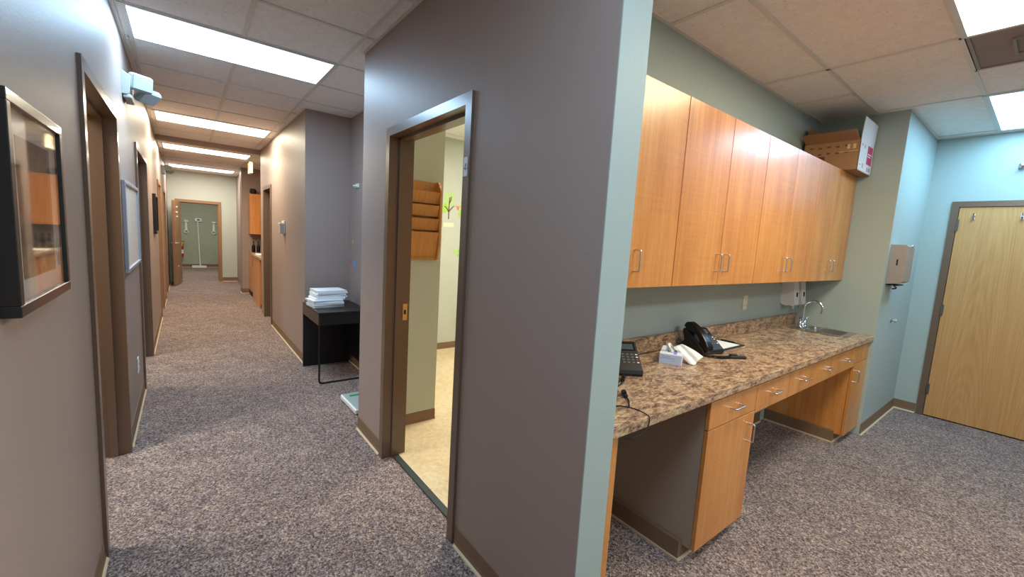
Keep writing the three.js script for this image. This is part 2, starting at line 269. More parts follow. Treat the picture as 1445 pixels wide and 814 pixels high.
for (const x of [gx(-1), gx(0), gx(1)]) { // the middle tee stops at the fittings
  if (x === gx(0)) { teeZ(ce, x, -8.33, gz(-10), H); teeZ(ce, x, gz(-9), gz(-5), H); teeZ(ce, x, gz(-4), gz(0), H); } else teeZ(ce, x, -8.33, gz(0), H);
}
part('wall_angle', bx(XL, XL + 0.022, H - 0.002, H + 0.02, -8.33, ZBACK), M.tee, ce);
part('wall_angle', bx(XR - 0.022, XR, H - 0.002, H + 0.02, -3.145, ZE), M.tee, ce);
part('wall_angle', bx(XR - 0.022, XR, H - 0.002, H + 0.02, -8.33, -5.0), M.tee, ce);
// work room part
const roomRows = [[ZB, gz(0), [XA, gx(3), gx(5), gx(6), XC]], [gz(0), ZE, [XA, gx(3), gx(5), gx(7), XC]], [ZE, gz(1), [XL, gx(-1), gx(0), gx(1), gx(3), gx(5), gx(7), gx(9), XD]], [gz(1), gz(2), [XL, gx(-1), gx(0), gx(1), gx(3), gx(5), gx(6), gx(7), gx(9), XD]]];
for (let k = 2; k < 6; k++) roomRows.push([gz(k), Math.min(gz(k + 1), ZBACK), [XL, gx(-1), gx(0), gx(1), gx(2), gx(4), gx(6), gx(8), XD]]);
roomRows.forEach(([z0, z1, xs], r) => {
  for (let i = 0; i + 1 < xs.length; i++) {
    let a = z0; const xm = (xs[i] + xs[i + 1]) / 2;
    if (r === 1) a = z0; if (r === 2 && xm > XA && xm < XC) a = z0;
    if (!inFit(xm, (z0 + z1) / 2)) ceilTile(ce, xs[i], xs[i + 1], a, z1, H);
    if (i > 0) teeZ(ce, xs[i], z0, z1, H);
  }
});
teeX(ce, XA, XC, gz(0), H); teeX(ce, XL, XD, gz(1), H); teeX(ce, XL, XD, gz(2), H);
for (let k = 3; k < 6; k++) teeX(ce, XL, XD, gz(k), H);
part('wall_angle', bx(XA, XC, H - 0.002, H + 0.02, ZB, ZB + 0.022), M.tee, ce);
part('wall_angle', bx(XC, XD, H - 0.002, H + 0.02, ZE, ZE + 0.022), M.tee, ce);
part('wall_angle', bx(XD - 0.022, XD, H - 0.002, H + 0.02, ZE, ZBACK), M.tee, ce);
// lower ceiling past the beam
const H2 = 2.69, ce2 = struct('ceiling', 'lower tiled ceiling at the far end of the corridor', 'ceiling');
part('deck', bx(-0.5, 3.2, H2 + 0.05, H2 + 0.12, -13.2, -8.36), M.white, ce2);
const lz = [-8.36]; for (let k = 0; k < 8; k++) lz.push(-8.68 - G * k); lz.push(-13.1);
const lx = [XL, gx(-1), gx(0), gx(1), 1.55, 2.15, 3.0];
fit.push([gx(-1), gx(1), -8.68 - G, -8.68], [gx(-1), gx(1), -8.68 - 6 * G, -8.68 - 5 * G]);
for (let j = 0; j + 1 < lz.length; j++) for (let i = 0; i + 1 < lx.length; i++) if (!inFit((lx[i] + lx[i + 1]) / 2, (lz[j] + lz[j + 1]) / 2)) ceilTile(ce2, lx[i], lx[i + 1], lz[j + 1], lz[j], H2);
for (const z of lz.slice(1, -1)) teeX(ce2, XL, 3.0, z, H2);
for (const x of [gx(-1), gx(1), 1.55, 2.15]) teeZ(ce2, x, -13.1, -8.36, H2);
const hd = struct('trim_1', 'shallow taupe beam where the corridor ceiling steps down', 'ceiling beam');
part('beam', bx(XL, XR + 0.02, H2 - 0.012, TOP, -8.42, -8.33), M.taupe, hd);
// ceilings of the side rooms
const ce3 = struct('ceiling', 'tiled ceiling of the room behind the open doorway', 'ceiling');
part('deck', bx(XA, 3.8, H + 0.04, H + 0.05, -5.0, -1.55), M.white, ce3);
fit.push([gx(3), gx(5), gz(-4), gz(-3)]);
for (let k = -7; k < 0; k++) for (const [a0, b] of [[1.17, gx(3)], [gx(3), gx(5)], [gx(5), 3.7]]) { const z0 = Math.max(gz(k), -4.88), z1 = Math.min(gz(k + 1), -1.62), a = a0 < 1.5 && z0 < -2.9 ? 1.6 : a0; if (!inFit((a + b) / 2, (z0 + z1) / 2)) ceilTile(ce3, a, b, z0, z1, H); }
for (let k = -6; k < 0; k++) teeX(ce3, k > -4 ? XA : 1.6, 3.7, gz(k), H);
for (const x of [gx(3), gx(5)]) teeZ(ce3, x, -4.88, -1.62, H);
const ce4 = struct('ceiling', 'plain ceiling of the far room past the corridor end', 'ceiling');
part('deck', bx(-1.5, 1.9, 2.72, 2.8, -17.3, -13.24), M.white, ce4);

// troffers
function troffer(key, x0, x1, z0, z1, y, label, group) {
  const [c, k] = LAMP[key], cx = (x0 + x1) / 2, cz = (z0 + z1) / 2, w = x1 - x0, d = z1 - z0;
  const t = thing('ceiling_light', label, 'ceiling light', [cx, y, cz], 0, group);
  const b = 0.024;
  for (const [a0, a1, b0, b1] of [[-w / 2, w / 2, -d / 2, -d / 2 + b], [-w / 2, w / 2, d / 2 - b, d / 2], [-w / 2, -w / 2 + b, -d / 2 + b, d / 2 - b], [w / 2 - b, w / 2, -d / 2 + b, d / 2 - b]]) part('frame', bx(a0, a1, -0.004, 0.02, b0, b1), M.troffer, t);
  part('lens', bx(-w / 2 + b, w / 2 - b, 0.006, 0.016, -d / 2 + b, d / 2 - b), lens(c, Math.min(k, 3)), t);
  const l = new THREE.RectAreaLight(new THREE.Color(...c), k, w - 2 * b - 0.01, d - 2 * b - 0.01);
  l.rotation.x = -Math.PI / 2; l.position.set(0, 0.003, 0); l.name = 'tube_light'; t.add(l);
  return t;
}
troffer('hall1', gx(-1), gx(1), gz(-5), gz(-4), H, 'long cool white ceiling panel light above the white emergency light', 'corridor ceiling lights');
troffer('hall2', gx(-1), gx(1), gz(-10), gz(-9), H, 'warm white ceiling panel light just before the ceiling beam', 'corridor ceiling lights');
troffer('hall3', gx(-1), gx(1), -8.68 - G, -8.68, H2, 'warm white ceiling panel light just past the ceiling beam', 'corridor ceiling lights');
troffer('hall4', gx(-1), gx(1), -8.68 - 6 * G, -8.68 - 5 * G, H2, 'warm white ceiling panel light nearest the pale green end wall', 'corridor ceiling lights');
troffer('hall0', gx(-1), gx(1), gz(1), gz(2), H, 'ceiling panel light over the corridor mouth beside the work room', 'corridor ceiling lights');
troffer('room1', gx(3), gx(5), gz(1), gz(2), H, 'warm ceiling panel light beside the grey air vent', 'work room ceiling lights');
troffer('room2', gx(7), gx(9), gz(1), gz(2), H, 'cool ceiling panel light above the wooden slab door', 'work room ceiling lights');
troffer('room3', gx(2), gx(4), gz(4), gz(5), H, 'ceiling panel light near the back wall of the work room', 'work room ceiling lights');
troffer('exam', gx(3), gx(5), gz(-4), gz(-3), H, 'ceiling panel light in the room behind the open doorway', 'side room ceiling lights');
troffer('left1', -2.2, -0.99, -3.3, -2.7, H + 0.03, 'ceiling panel light in the first room off the left wall', 'side room ceiling lights');
troffer('left2', -2.2, -0.99, -5.8, -5.2, H + 0.03, 'ceiling panel light in the second room off the left wall', 'side room ceiling lights');
troffer('far', -0.3, 0.91, -15.4, -14.8, 2.69, 'ceiling panel light in the far room past the corridor end', 'side room ceiling lights');
// air vent
{
  const t = thing('ceiling_vent', 'square grey ceiling air vent between the two work room lights', 'air vent', [(gx(5) + gx(6)) / 2, H, (gz(1) + gz(2)) / 2]);
  const vg = std({ color: S(150, 138, 132), roughness: 0.6 });
  part('backing', bx(-0.29, 0.29, 0.006, 0.016, -0.29, 0.29), std({ color: S(146, 134, 130), roughness: 0.8 }), t);
  for (const [s, y] of [[0.295, 0.004], [0.13, 0.000], [0.07, 0.000]]) {
    const sh = poly([[-s, -s], [s, -s], [s, s], [-s, s]]), i = s - (s > 0.2 ? 0.02 : 0.012); sh.holes.push(poly([[-i, -i], [-i, i], [i, i], [i, -i]]));
    part('louver', basis(extr(sh, 0.012), [1, 0, 0], [0, 0, -1], [0, 1, 0], [0, y - 0.004, 0]), vg, t);
  }
}

// ---------------------------------------------------------------- doors
// frame drawn in local space: opening from x = 0 to w, height h, front of wall at z = 0, wall behind it
function frameParts(g, w, h, m, t = WT, face = 0.052) {
  const prof = (s) => poly([[0, 0.014], [face, 0.014], [face, 0], [0.02, 0], [0.02, -t], [face, -t], [face, -t - 0.014], [0, -t - 0.014], [0, -t * 0.66], [-0.016, -t * 0.66], [-0.016, -t * 0.36], [0, -t * 0.36]].map(([a, d]) => [a * s, d]));
  // left jamb: a to -x, d to +z, extruded up
  const mk = (name, s, len, A, B, C, o) => part(name, muv(basis(extr(prof(s), len, 0.0), A, B, C, o)), m, g);
  // (a, d, c): a x d = c, so for a = x and d = z the run goes along -y
  mk('jamb', -1, h + face, [1, 0, 0], [0, 0, 1], [0, -1, 0], [0, h + face, 0]);
  mk('jamb', 1, h + face, [1, 0, 0], [0, 0, 1], [0, -1, 0], [w, h + face, 0]);
  mk('head', 1, w, [0, 1, 0], [0, 0, 1], [1, 0, 0], [0, h, 0]);
}
function doorLeaf(g, name, w, h, mat, pos, ry, th = 0.044, ou = 0) { const p = part(name, rb(0, w, 0.012, h, -th / 2, th / 2, 0.002, ou, 0), mat, g); p.position.set(...pos); p.rotation.y = ry; return p; }
function lever(parent, x, y, side) { // lever handle on a leaf, side = +1 or -1 along local z
  const q = part('lever_handle', merge([cyl(0.027, 0.027, 0.012, 20).rotateX(Math.PI / 2).translate(x, y, side * 0.028), tube([[x, y, side * 0.03], [x, y, side * 0.065], [x - 0.02, y, side * 0.07], [x - 0.11, y, side * 0.07]], 0.009, 20, 8)]), M.nickel, parent); return q;
}
const leftDoorLabels = ['wide brown metal doorway between the large framed print and white board', 'brown metal doorway beyond the white framed board', 'narrow brown doorway beyond the small black picture', 'last brown doorway on the picture wall near the corridor end'];
LD.forEach(([a, b, h], i) => {
  const d = struct('door_' + (i + 1), leftDoorLabels[i], 'doorway', [XL, 0, -a], Math.PI / 2);
  frameParts(d, b - a, h, i > 1 ? M.trimTan : M.trim);
  if (i < 2) { const lf = doorLeaf(d, 'door_leaf', b - a - 0.01, h - 0.005, M.oak, [0.03, 0, -WT - 0.03], Math.PI * 0.53); lever(lf, b - a - 0.08, 1.0, 1); }
  else doorLeaf(d, 'door_leaf', b - a, h, M.trimTan, [0, 0, -WT * 0.8], 0);
});
const d5 = struct('door_5', 'dark brown doorway in the corridor wall beyond the black desk', 'doorway', [XR, 0, -7.95], -Math.PI / 2);
frameParts(d5, 0.68, 2.07, M.trim); doorLeaf(d5, 'door_leaf', 0.68, 2.07, M.trim, [0, 0, -WT * 0.85], 0);
// doorway 4
const d4 = struct('door_6', 'brown metal frame of the open doorway numbered 4', 'doorway', [XR, 0, -2.603], -Math.PI / 2);
frameParts(d4, 0.896, DH, M.trim);
{ const s = part('strike_plate', rb(0.001, 0.0035, 0.945, 1.055, -WT * 0.99, -WT * 0.76, 0.001), M.brass, d4); part('latch_hole', bx(0.003, 0.0042, 0.985, 1.015, -WT * 0.92, -WT * 0.82), M.dark, s); }
{ const lf = doorLeaf(d4, 'door_leaf', 0.88, DH - 0.005, M.oak, [0.885, 0, -WT - 0.03], Math.PI * 0.47); lever(lf, 0.8, 1.0, 1); }
// slab door of the work room
const d7 = struct('door_7', 'pale oak slab door in a brown metal frame beside the towel dispenser', 'door', [XD, 0, -0.63], -Math.PI / 2);
frameParts(d7, 0.94, 2.09, M.trim);
const slab = doorLeaf(d7, 'door_leaf', 0.934, 2.087, M.oak, [0.003, 0, -0.018], 0);
for (const y of [0.28, 1.085, 1.915]) { const h = part('hinge', merge([cyl(0.007, 0.007, 0.115, 12).translate(0.002, y, 0.016), bx(-0.012, 0.018, y - 0.055, y + 0.055, 0.0142, 0.0155)]), M.hinge, d7); h.userData.label = 'steel hinge'; }
for (const x of [0.105, 0.40]) part('robe_hook', merge([rb(x - 0.012, x + 0.012, 1.965, 2.025, 0.003, 0.008, 0.002), tube([[x, 2.012, 0.006], [x, 2.012, 0.03], [x, 2.02, 0.045]], 0.006, 10, 8), tube([[x, 1.98, 0.006], [x, 1.975, 0.028], [x, 1.99, 0.042]], 0.006, 10, 8)]), M.chrome, d7);
lever(slab, 0.86, 1.0, 1);
// corridor end door, standing open
const d8 = struct('door_8', 'tan framed doorway in the pale green corridor end wall', 'doorway', [-0.12, 0, -13.1]);
frameParts(d8, 0.79, 1.955, M.trimTan, WT, 0.065);
{
  const lf = doorLeaf(d8, 'door_leaf', 0.80, 1.95, M.trimTan, [0.02, 0, 0.03], -Math.PI * 0.46 - Math.PI * 0.0, 0.044);
  lf.rotation.y = Math.PI * 1.5 + 0.13 + Math.PI; lf.rotation.y = -(Math.PI / 2) - 0.14; lever(lf, 0.72, 0.98, -1); lever(lf, 0.72, 0.98, 1);
  for (const [y, w] of [[1.80, 0.2], [1.68, 0.24], [1.58, 0.2], [0.42, 0.16]]) part('sticker', bx(0.36, 0.36 + w, y, y + 0.028, -0.0235, -0.0222), M.paper, lf);
}
// door number
{ const t = solo('door_number', bx(-0.018, 0.018, -0.04, 0.04, -0.0015, 0.0015), printed(72, 160, (c, w, h) => { c.fillStyle = '#d9dbe0'; c.fillRect(0, 0, w, h); c.fillStyle = '#20242c'; c.font = 'bold 92px sans-serif'; c.textAlign = 'center'; c.textBaseline = 'middle'; c.fillText('4', w / 2, h / 2 + 4); }, 0.4), 'small plate with the number 4 on the brown doorway frame', 'sign'); t.geometry = new THREE.BoxGeometry(0.03, 0.085, 0.003); t.position.set(XR - 0.0155, 1.835, -1.682); t.rotation.y = -Math.PI / 2; }

// ---------------------------------------------------------------- cabinets
function pull(len = 0.096, out = 0.032, r = 0.0042) { // upright pull centred on the origin, standing out along +z
  const c = new THREE.CurvePath(), h = len / 2, q = 0.010;
  c.add(new THREE.LineCurve3(V(0, -h, 0), V(0, -h, out - q))); c.add(new THREE.QuadraticBezierCurve3(V(0, -h, out - q), V(0, -h, out), V(0, -h + q, out)));
  c.add(new THREE.LineCurve3(V(0, -h + q, out), V(0, h - q, out))); c.add(new THREE.QuadraticBezierCurve3(V(0, h - q, out), V(0, h, out), V(0, h, out - q)));
  c.add(new THREE.LineCurve3(V(0, h, out - q), V(0, h, 0)));
  return new THREE.TubeGeometry(c, 60, r, 8, false);
}
const PULL = pull(), PULLH = pull().rotateZ(Math.PI / 2);
const ZU = -1.146, UB = 1.337, UT = 2.242;
const upper = [[XA + 0.004, 1.899, 'tall maple wall cabinet touching the pale wall end'], [1.899, 2.813, 'tall maple wall cabinet above the tissue box and black phone'], [2.813, 3.728, 'tall maple wall cabinet left of the cardboard box cabinet, above the wall outlet'], [3.728, XC - 0.002, 'tall maple wall cabinet with the cardboard box on top']];
for (const [x0, x1, label] of upper) {
  const t = thing('wall_cabinet', label, 'cabinet', [x0, UB, ZB], 0, 'maple wall cabinets'), w = x1 - x0, d = ZU - ZB, hh = UT - UB;
  part('body', bx(0.001, w - 0.001, 0, hh, 0.001, d - 0.024, rnd(), rnd()), M.maple, t);
  for (const s of [0, 1]) {
    const a = s ? w / 2 + 0.0022 : 0.0032, b = s ? w - 0.0032 : w / 2 - 0.0022;
    const dr = part('door', rb(a, b, 0.001, hh - 0.001, d - 0.019, d, 0.0015, rnd() * 3, rnd()), M.maple, t);
    const hx = s ? w / 2 + 0.045 : w / 2 - 0.045, hp = part('handle', PULL, M.nickel, dr); hp.position.set(hx, 0.125, d);
  }
}
// base units; fronts at z = ZF
const ZF = -0.886, WTOP = 0.885, WBOT = 0.845, CT = 0.826;
function drawerFront(t, a, b, y0, y1, handle = true) { const f = part('drawer_front', rb(a, b, y0, y1, -0.019, 0, 0.0015, rnd() * 3, rnd()), M.maple, t); if (handle) { const h = part('handle', PULLH, M.nickel, f); h.position.set((a + b) / 2, (y0 + y1) / 2 + 0.005, 0); } return f; }
function pedestal(x0, x1, label, sideMat, handleRight, drawerHandle) {
  const t = thing('base_cabinet', label, 'cabinet', [x0, 0, ZF], 0, 'maple base cabinets'), w = x1 - x0, depth = ZF - ZB - 0.003;
  for (const [a, b] of [[0.002, 0.02], [w - 0.02, w - 0.002]]) part('side_panel', bx(a, b, 0.075, WBOT - 0.002, -depth, -0.021, 0.3, 0), sideMat, t);
  part('bottom_panel', bx(0.021, w - 0.021, 0.08, 0.098, -depth, -0.022), M.melamine, t); part('back_panel', bx(0.021, w - 0.021, 0.1, WBOT - 0.002, -depth, -depth + 0.01), M.melamine, t);
  const k = part('plinth', bx(-0.028, w - 0.03, 0.012, 0.10, -depth, -0.065), M.base, t);
  part('plinth_toe', bx(-0.036, w - 0.03, 0, 0.012, -depth, -0.057), M.toe, k);
  drawerFront(t, 0.0, w - 0.001, 0.69, CT, drawerHandle);
  const dr = part('door', rb(0.0, w - 0.001, 0.075, 0.685, -0.019, 0, 0.0015, rnd() * 3, rnd()), M.maple, t);
  const hp = part('handle', PULL, M.nickel, dr); hp.position.set(handleRight ? w - 0.06 : 0.05, 0.58, 0);
  return t;
}
pedestal(1.905, 2.405, 'maple base cabinet with one drawer and beige side between the knee spaces', M.melamine, true, true);
pedestal(4.25, XC - 0.002, 'narrow maple base cabinet below the steel sink', M.maple, false, false);
for (const [x0, x1, label] of [[2.407, 3.326, 'maple drawer pair above the knee space beside the single drawer cabinet'], [3.328, 4.248, 'maple drawer pair next to the cabinet below the sink']]) {
  const t = thing('drawer_unit', label, 'drawers', [x0, 0, ZF], 0, 'under counter drawers'), w = x1 - x0;
  part('body', bx(0.002, w - 0.002, 0.70, WBOT - 0.002, -0.5, -0.021, 0.7, 0), M.maple, t);
  drawerFront(t, 0.002, w / 2 - 0.0015, 0.672, CT); drawerFront(t, w / 2 + 0.0015, w - 0.002, 0.672, CT);
}
{ const t = thing('end_panel', 'upright maple end panel holding the worktop beside the pale wall end', 'panel', [XA + 0.002, 0, ZF]); part('panel', bx(0, 0.03, 0, WBOT - 0.002, -0.58, -0.02, 0.2, 0), M.maple, t); part('stile', bx(0, 0.062, 0, WBOT - 0.002, -0.018, 0.0, 0.9, 0), M.maple, t); }
// worktop, with the hole for the sink
const SX0 = 4.245, SX1 = 4.60, SZ0 = -1.375, SZ1 = -0.985;
{
  const t = thing('worktop', 'long brown stone pattern laminate worktop with backsplash', 'worktop', [0, 0, 0]);
  const sh = poly([[XA + 0.001, -(ZB + 0.001)], [XA + 0.001, 0.868], [XC - 0.001, 0.868], [XC - 0.001, -(ZB + 0.001)]]);
  sh.holes.push(poly([[SX0 + 0.02, -SZ1 + 0.02], [SX1 - 0.02, -SZ1 + 0.02], [SX1 - 0.02, -SZ0 - 0.02], [SX0 + 0.02, -SZ0 - 0.02]]));
  part('slab', muv(basis(extr(sh, WTOP - WBOT - 0.004, 0.002, 2), [1, 0, 0], [0, 0, -1], [0, 1, 0], [0, WBOT + 0.002, 0])), M.laminate, t);
  part('backsplash', rb(XA + 0.001, XC - 0.001, WTOP + 0.0005, WTOP + 0.10, ZB + 0.001, ZB + 0.02, 0.003, 0.3, 0.1), M.laminate, t);
}
// sink
{
  const t = thing('sink', 'small stainless steel sink set into the worktop corner', 'sink', [(SX0 + SX1) / 2, WTOP, (SZ0 + SZ1) / 2]), w = SX1 - SX0, d = SZ1 - SZ0;
  const rr = (x0, x1, y0, y1, r) => { const s = new THREE.Shape(); s.moveTo(x0 + r, y0); s.lineTo(x1 - r, y0); s.quadraticCurveTo(x1, y0, x1, y0 + r); s.lineTo(x1, y1 - r); s.quadraticCurveTo(x1, y1, x1 - r, y1); s.lineTo(x0 + r, y1); s.quadraticCurveTo(x0, y1, x0, y1 - r); s.lineTo(x0, y0 + r); s.quadraticCurveTo(x0, y0, x0 + r, y0); return s; };
  const rim = rr(-w / 2, w / 2, -d / 2, d / 2, 0.02); rim.holes.push(rr(-w / 2 + 0.028, w / 2 - 0.028, -d / 2 + 0.028, d / 2 - 0.085, 0.035));
  part('rim', basis(extr(rim, 0.003, 0.002, 2), [1, 0, 0], [0, 0, -1], [0, 1, 0], [0, 0.0025, 0]), M.steel, t);
  // basin: stacked rounded outlines
  const ring = (x0, x1, z0, z1, r, y) => { const o = []; for (let q = 0; q < 4; q++) for (let k = 0; k <= 6; k++) { const a = q * Math.PI / 2 + k / 6 * Math.PI / 2, cx = (q === 0 || q === 3) ? x1 - r : x0 + r, cz = q < 2 ? z1 - r : z0 + r; o.push([cx + Math.cos(a) * r, y, cz + Math.sin(a) * r]); } return o; };
  const X0 = -w / 2 + 0.03, X1 = w / 2 - 0.03, Z1 = d / 2 - 0.03, Z0 = -d / 2 + 0.087;
  const R = [ring(X0 - 0.004, X1 + 0.004, Z0 - 0.004, Z1 + 0.004, 0.035, 0.004), ring(X0, X1, Z0, Z1, 0.035, -0.004), ring(X0 + 0.006, X1 - 0.006, Z0 + 0.006, Z1 - 0.006, 0.035, -0.12), ring(X0 + 0.03, X1 - 0.03, Z0 + 0.03, Z1 - 0.03, 0.03, -0.145), ring(-0.02, 0.02, -0.0, 0.04, 0.02, -0.15)];
  const pos = [], idx = [], N = R[0].length; R.forEach((r) => r.forEach((p) => pos.push(...p)));
  for (let j = 0; j + 1 < R.length; j++) for (let i = 0; i < N; i++) { const a = j * N + i, b = j * N + (i + 1) % N, c = a + N, e = b + N; idx.push(a, b, c, b, e, c); }
  const bg = new THREE.BufferGeometry(); bg.setAttribute('position', new THREE.Float32BufferAttribute(pos, 3)); bg.setIndex(idx); bg.computeVertexNormals();
  const bs = part('basin', bg, std({ color: S(196, 192, 186), metalness: 1, roughness: 0.28, side: THREE.DoubleSide }), t);
  part('drain', cyl(0.026, 0.026, 0.004, 20).translate(0, -0.147, 0.02), M.chrome, bs);
}
{
  const t = thing('faucet', 'chrome gooseneck faucet with two lever handles behind the sink', 'faucet', [4.385, WTOP + 0.0075, -1.325]);
  part('deck_plate', rb(-0.075, 0.075, 0, 0.012, -0.024, 0.024, 0.005), M.chrome, t);
  const pts = [[0, 0.01, 0], [0, 0.1, 0], [0, 0.18, 0]]; for (let k = 1; k <= 9; k++) { const a = k / 9 * Math.PI * 0.94; pts.push([0, 0.18 + Math.sin(a) * 0.07, 0.07 - Math.cos(a) * 0.07]); } pts.push([0, 0.165, 0.138]);
  part('spout', tube(pts, 0.010, 60, 12), M.chrome, t);
  part('aerator', cyl(0.0125, 0.012, 0.022, 16).translate(0, 0.158, 0.1385), M.chrome, t);
  part('spout_base', lathe([[0, 0.012], [0.022, 0.012], [0.021, 0.03], [0.013, 0.045], [0, 0.046]], 20), M.chrome, t);
  for (const s of [-1, 1]) { const h = part('valve', lathe([[0, 0.012], [0.020, 0.012], [0.018, 0.035], [0.014, 0.05], [0.012, 0.06], [0, 0.061]], 20).translate(s * 0.055, 0, 0), M.chrome, t); part('lever', tube([[s * 0.055, 0.058, 0], [s * 0.07, 0.075, 0.004], [s * 0.105, 0.095, 0.012]], 0.006, 12, 8), M.chrome, h); }
}
// ---------------------------------------------------------------- things on the cabinet wall
{
  const o = thing('wall_outlet', 'ivory wall outlet above the backsplash under the cabinets', 'outlet', [3.53, 1.135, ZB]);
  part('cover_plate', rb(-0.036, 0.036, -0.058, 0.058, 0.0005, 0.006, 0.002), M.ivory, o);
  for (const s of [-1, 1]) { const f = part('socket', rb(-0.016, 0.016, s * 0.022 - 0.014, s * 0.022 + 0.014, 0.005, 0.0085, 0.001), M.ivory, o); part('slot', bx(-0.008, -0.006, s * 0.022 - 0.005, s * 0.022 + 0.005, 0.008, 0.0088), M.dark, f); part('slot', bx(0.006, 0.008, s * 0.022 - 0.005, s * 0.022 + 0.005, 0.008, 0.0088), M.dark, f); }
}
for (const [x, label] of [[4.305, 'white soap dispenser hanging beside the wall outlet side of the sink'], [4.475, 'white soap dispenser hanging nearest the corner above the faucet']]) {
  const t = thing('soap_dispenser', label, 'soap dispenser', [x, 1.08, ZB], 0, 'soap dispensers under the wall cabinets');
  const side = new THREE.Shape(); side.moveTo(0.001, 0.02); side.quadraticCurveTo(0.04, -0.004, 0.07, 0.012); side.quadraticCurveTo(0.10, 0.0, 0.112, 0.02); side.lineTo(0.108, 0.06); side.lineTo(0.088, 0.245); side.lineTo(0.001, 0.245);
  part('cover', basis(extr(side, 0.09, 0.004, 3), [0, 0, 1], [0, 1, 0], [-1, 0, 0], [0.045, 0, 0]), M.plasticWhite, t);
  part('sight_window', rb(-0.012, 0.012, 0.085, 0.125, 0.104, 0.112, 0.002), M.dark, t);
  part('nozzle', cyl(0.01, 0.013, 0.03, 14).translate(0, -0.008, 0.085), M.plasticGrey, t);
}
// ---------------------------------------------------------------- things on the worktop
function deskPhone(label, x, z, ry) {
  const t = thing('desk_phone', label, 'phone', [x, WTOP, z], ry, 'black desk phones');
  const prof = poly([[-0.10, 0.0], [0.085, 0.0], [0.092, 0.012], [0.088, 0.026], [-0.055, 0.128], [-0.072, 0.130], [-0.078, 0.118], [-0.06, 0.06], [-0.10, 0.014]]);
  part('body', muv(basis(extr(prof, 0.174, 0.004, 2), [0, 0, 1], [0, 1, 0], [-1, 0, 0], [0.087, 0.004, 0])), M.blackPlastic, t);
  // face frame: s runs down the slope, n stands off it
  const p0 = V(0, 0.136, -0.062), dir = V(0, -0.102, 0.143).normalize(), nor = V(0, 0.143, 0.102).normalize();
  const at = (s, n) => p0.clone().addScaledVector(dir, s).addScaledVector(nor, n), ang = Math.atan2(0.102, 0.143);
  const onFace = (name, w, l, th, xx, s, m, par, r = 0.002) => { const g = rb(-w / 2, w / 2, 0, th, -l / 2, l / 2, r); g.rotateX(ang); const q = at(s, 0.001); g.translate(xx, q.y, q.z); return part(name, g, m, par); };
  const disp = onFace('display_bezel', 0.10, 0.055, 0.005, 0.03, 0.035, M.blackGloss, t); onFace('screen', 0.078, 0.036, 0.006, 0.03, 0.035, M.screen, disp, 0.001);
  for (let r = 0; r < 4; r++) for (let c = 0; c < 3; c++) onFace('key', 0.014, 0.009, 0.005, 0.005 + c * 0.024, 0.085 + r * 0.017, M.key, t);
  for (let r = 0; r < 4; r++) onFace('key', 0.012, 0.007, 0.005, 0.076, 0.085 + r * 0.017, r === 2 ? M.red : M.plasticWhite, t);
  // handset: banana outline in the slope plane
  const hs = new THREE.Shape(); hs.moveTo(-0.022, 0.004); hs.quadraticCurveTo(-0.030, 0.034, -0.006, 0.046); hs.quadraticCurveTo(0.09, 0.074, 0.186, 0.038); hs.quadraticCurveTo(0.204, 0.026, 0.196, 0.004); hs.lineTo(0.140, 0.006); hs.quadraticCurveTo(0.128, 0.030, 0.088, 0.034); hs.quadraticCurveTo(0.046, 0.034, 0.036, 0.006); hs.closePath();
  const o = at(0, 0);
  part('handset', muv(basis(extr(hs, 0.036, 0.006, 3), [dir.x, dir.y, dir.z], [nor.x, nor.y, nor.z], [-1, 0, 0], [-0.040, o.y, o.z])), M.blackGloss, t);
  return t;
}
deskPhone('black desk phone beside the tissue box and clipboard', 2.60, -1.315, -0.25);
deskPhone('black desk phone with lit keypad half hidden by the pale wall end', 1.752, -1.30, -0.62);
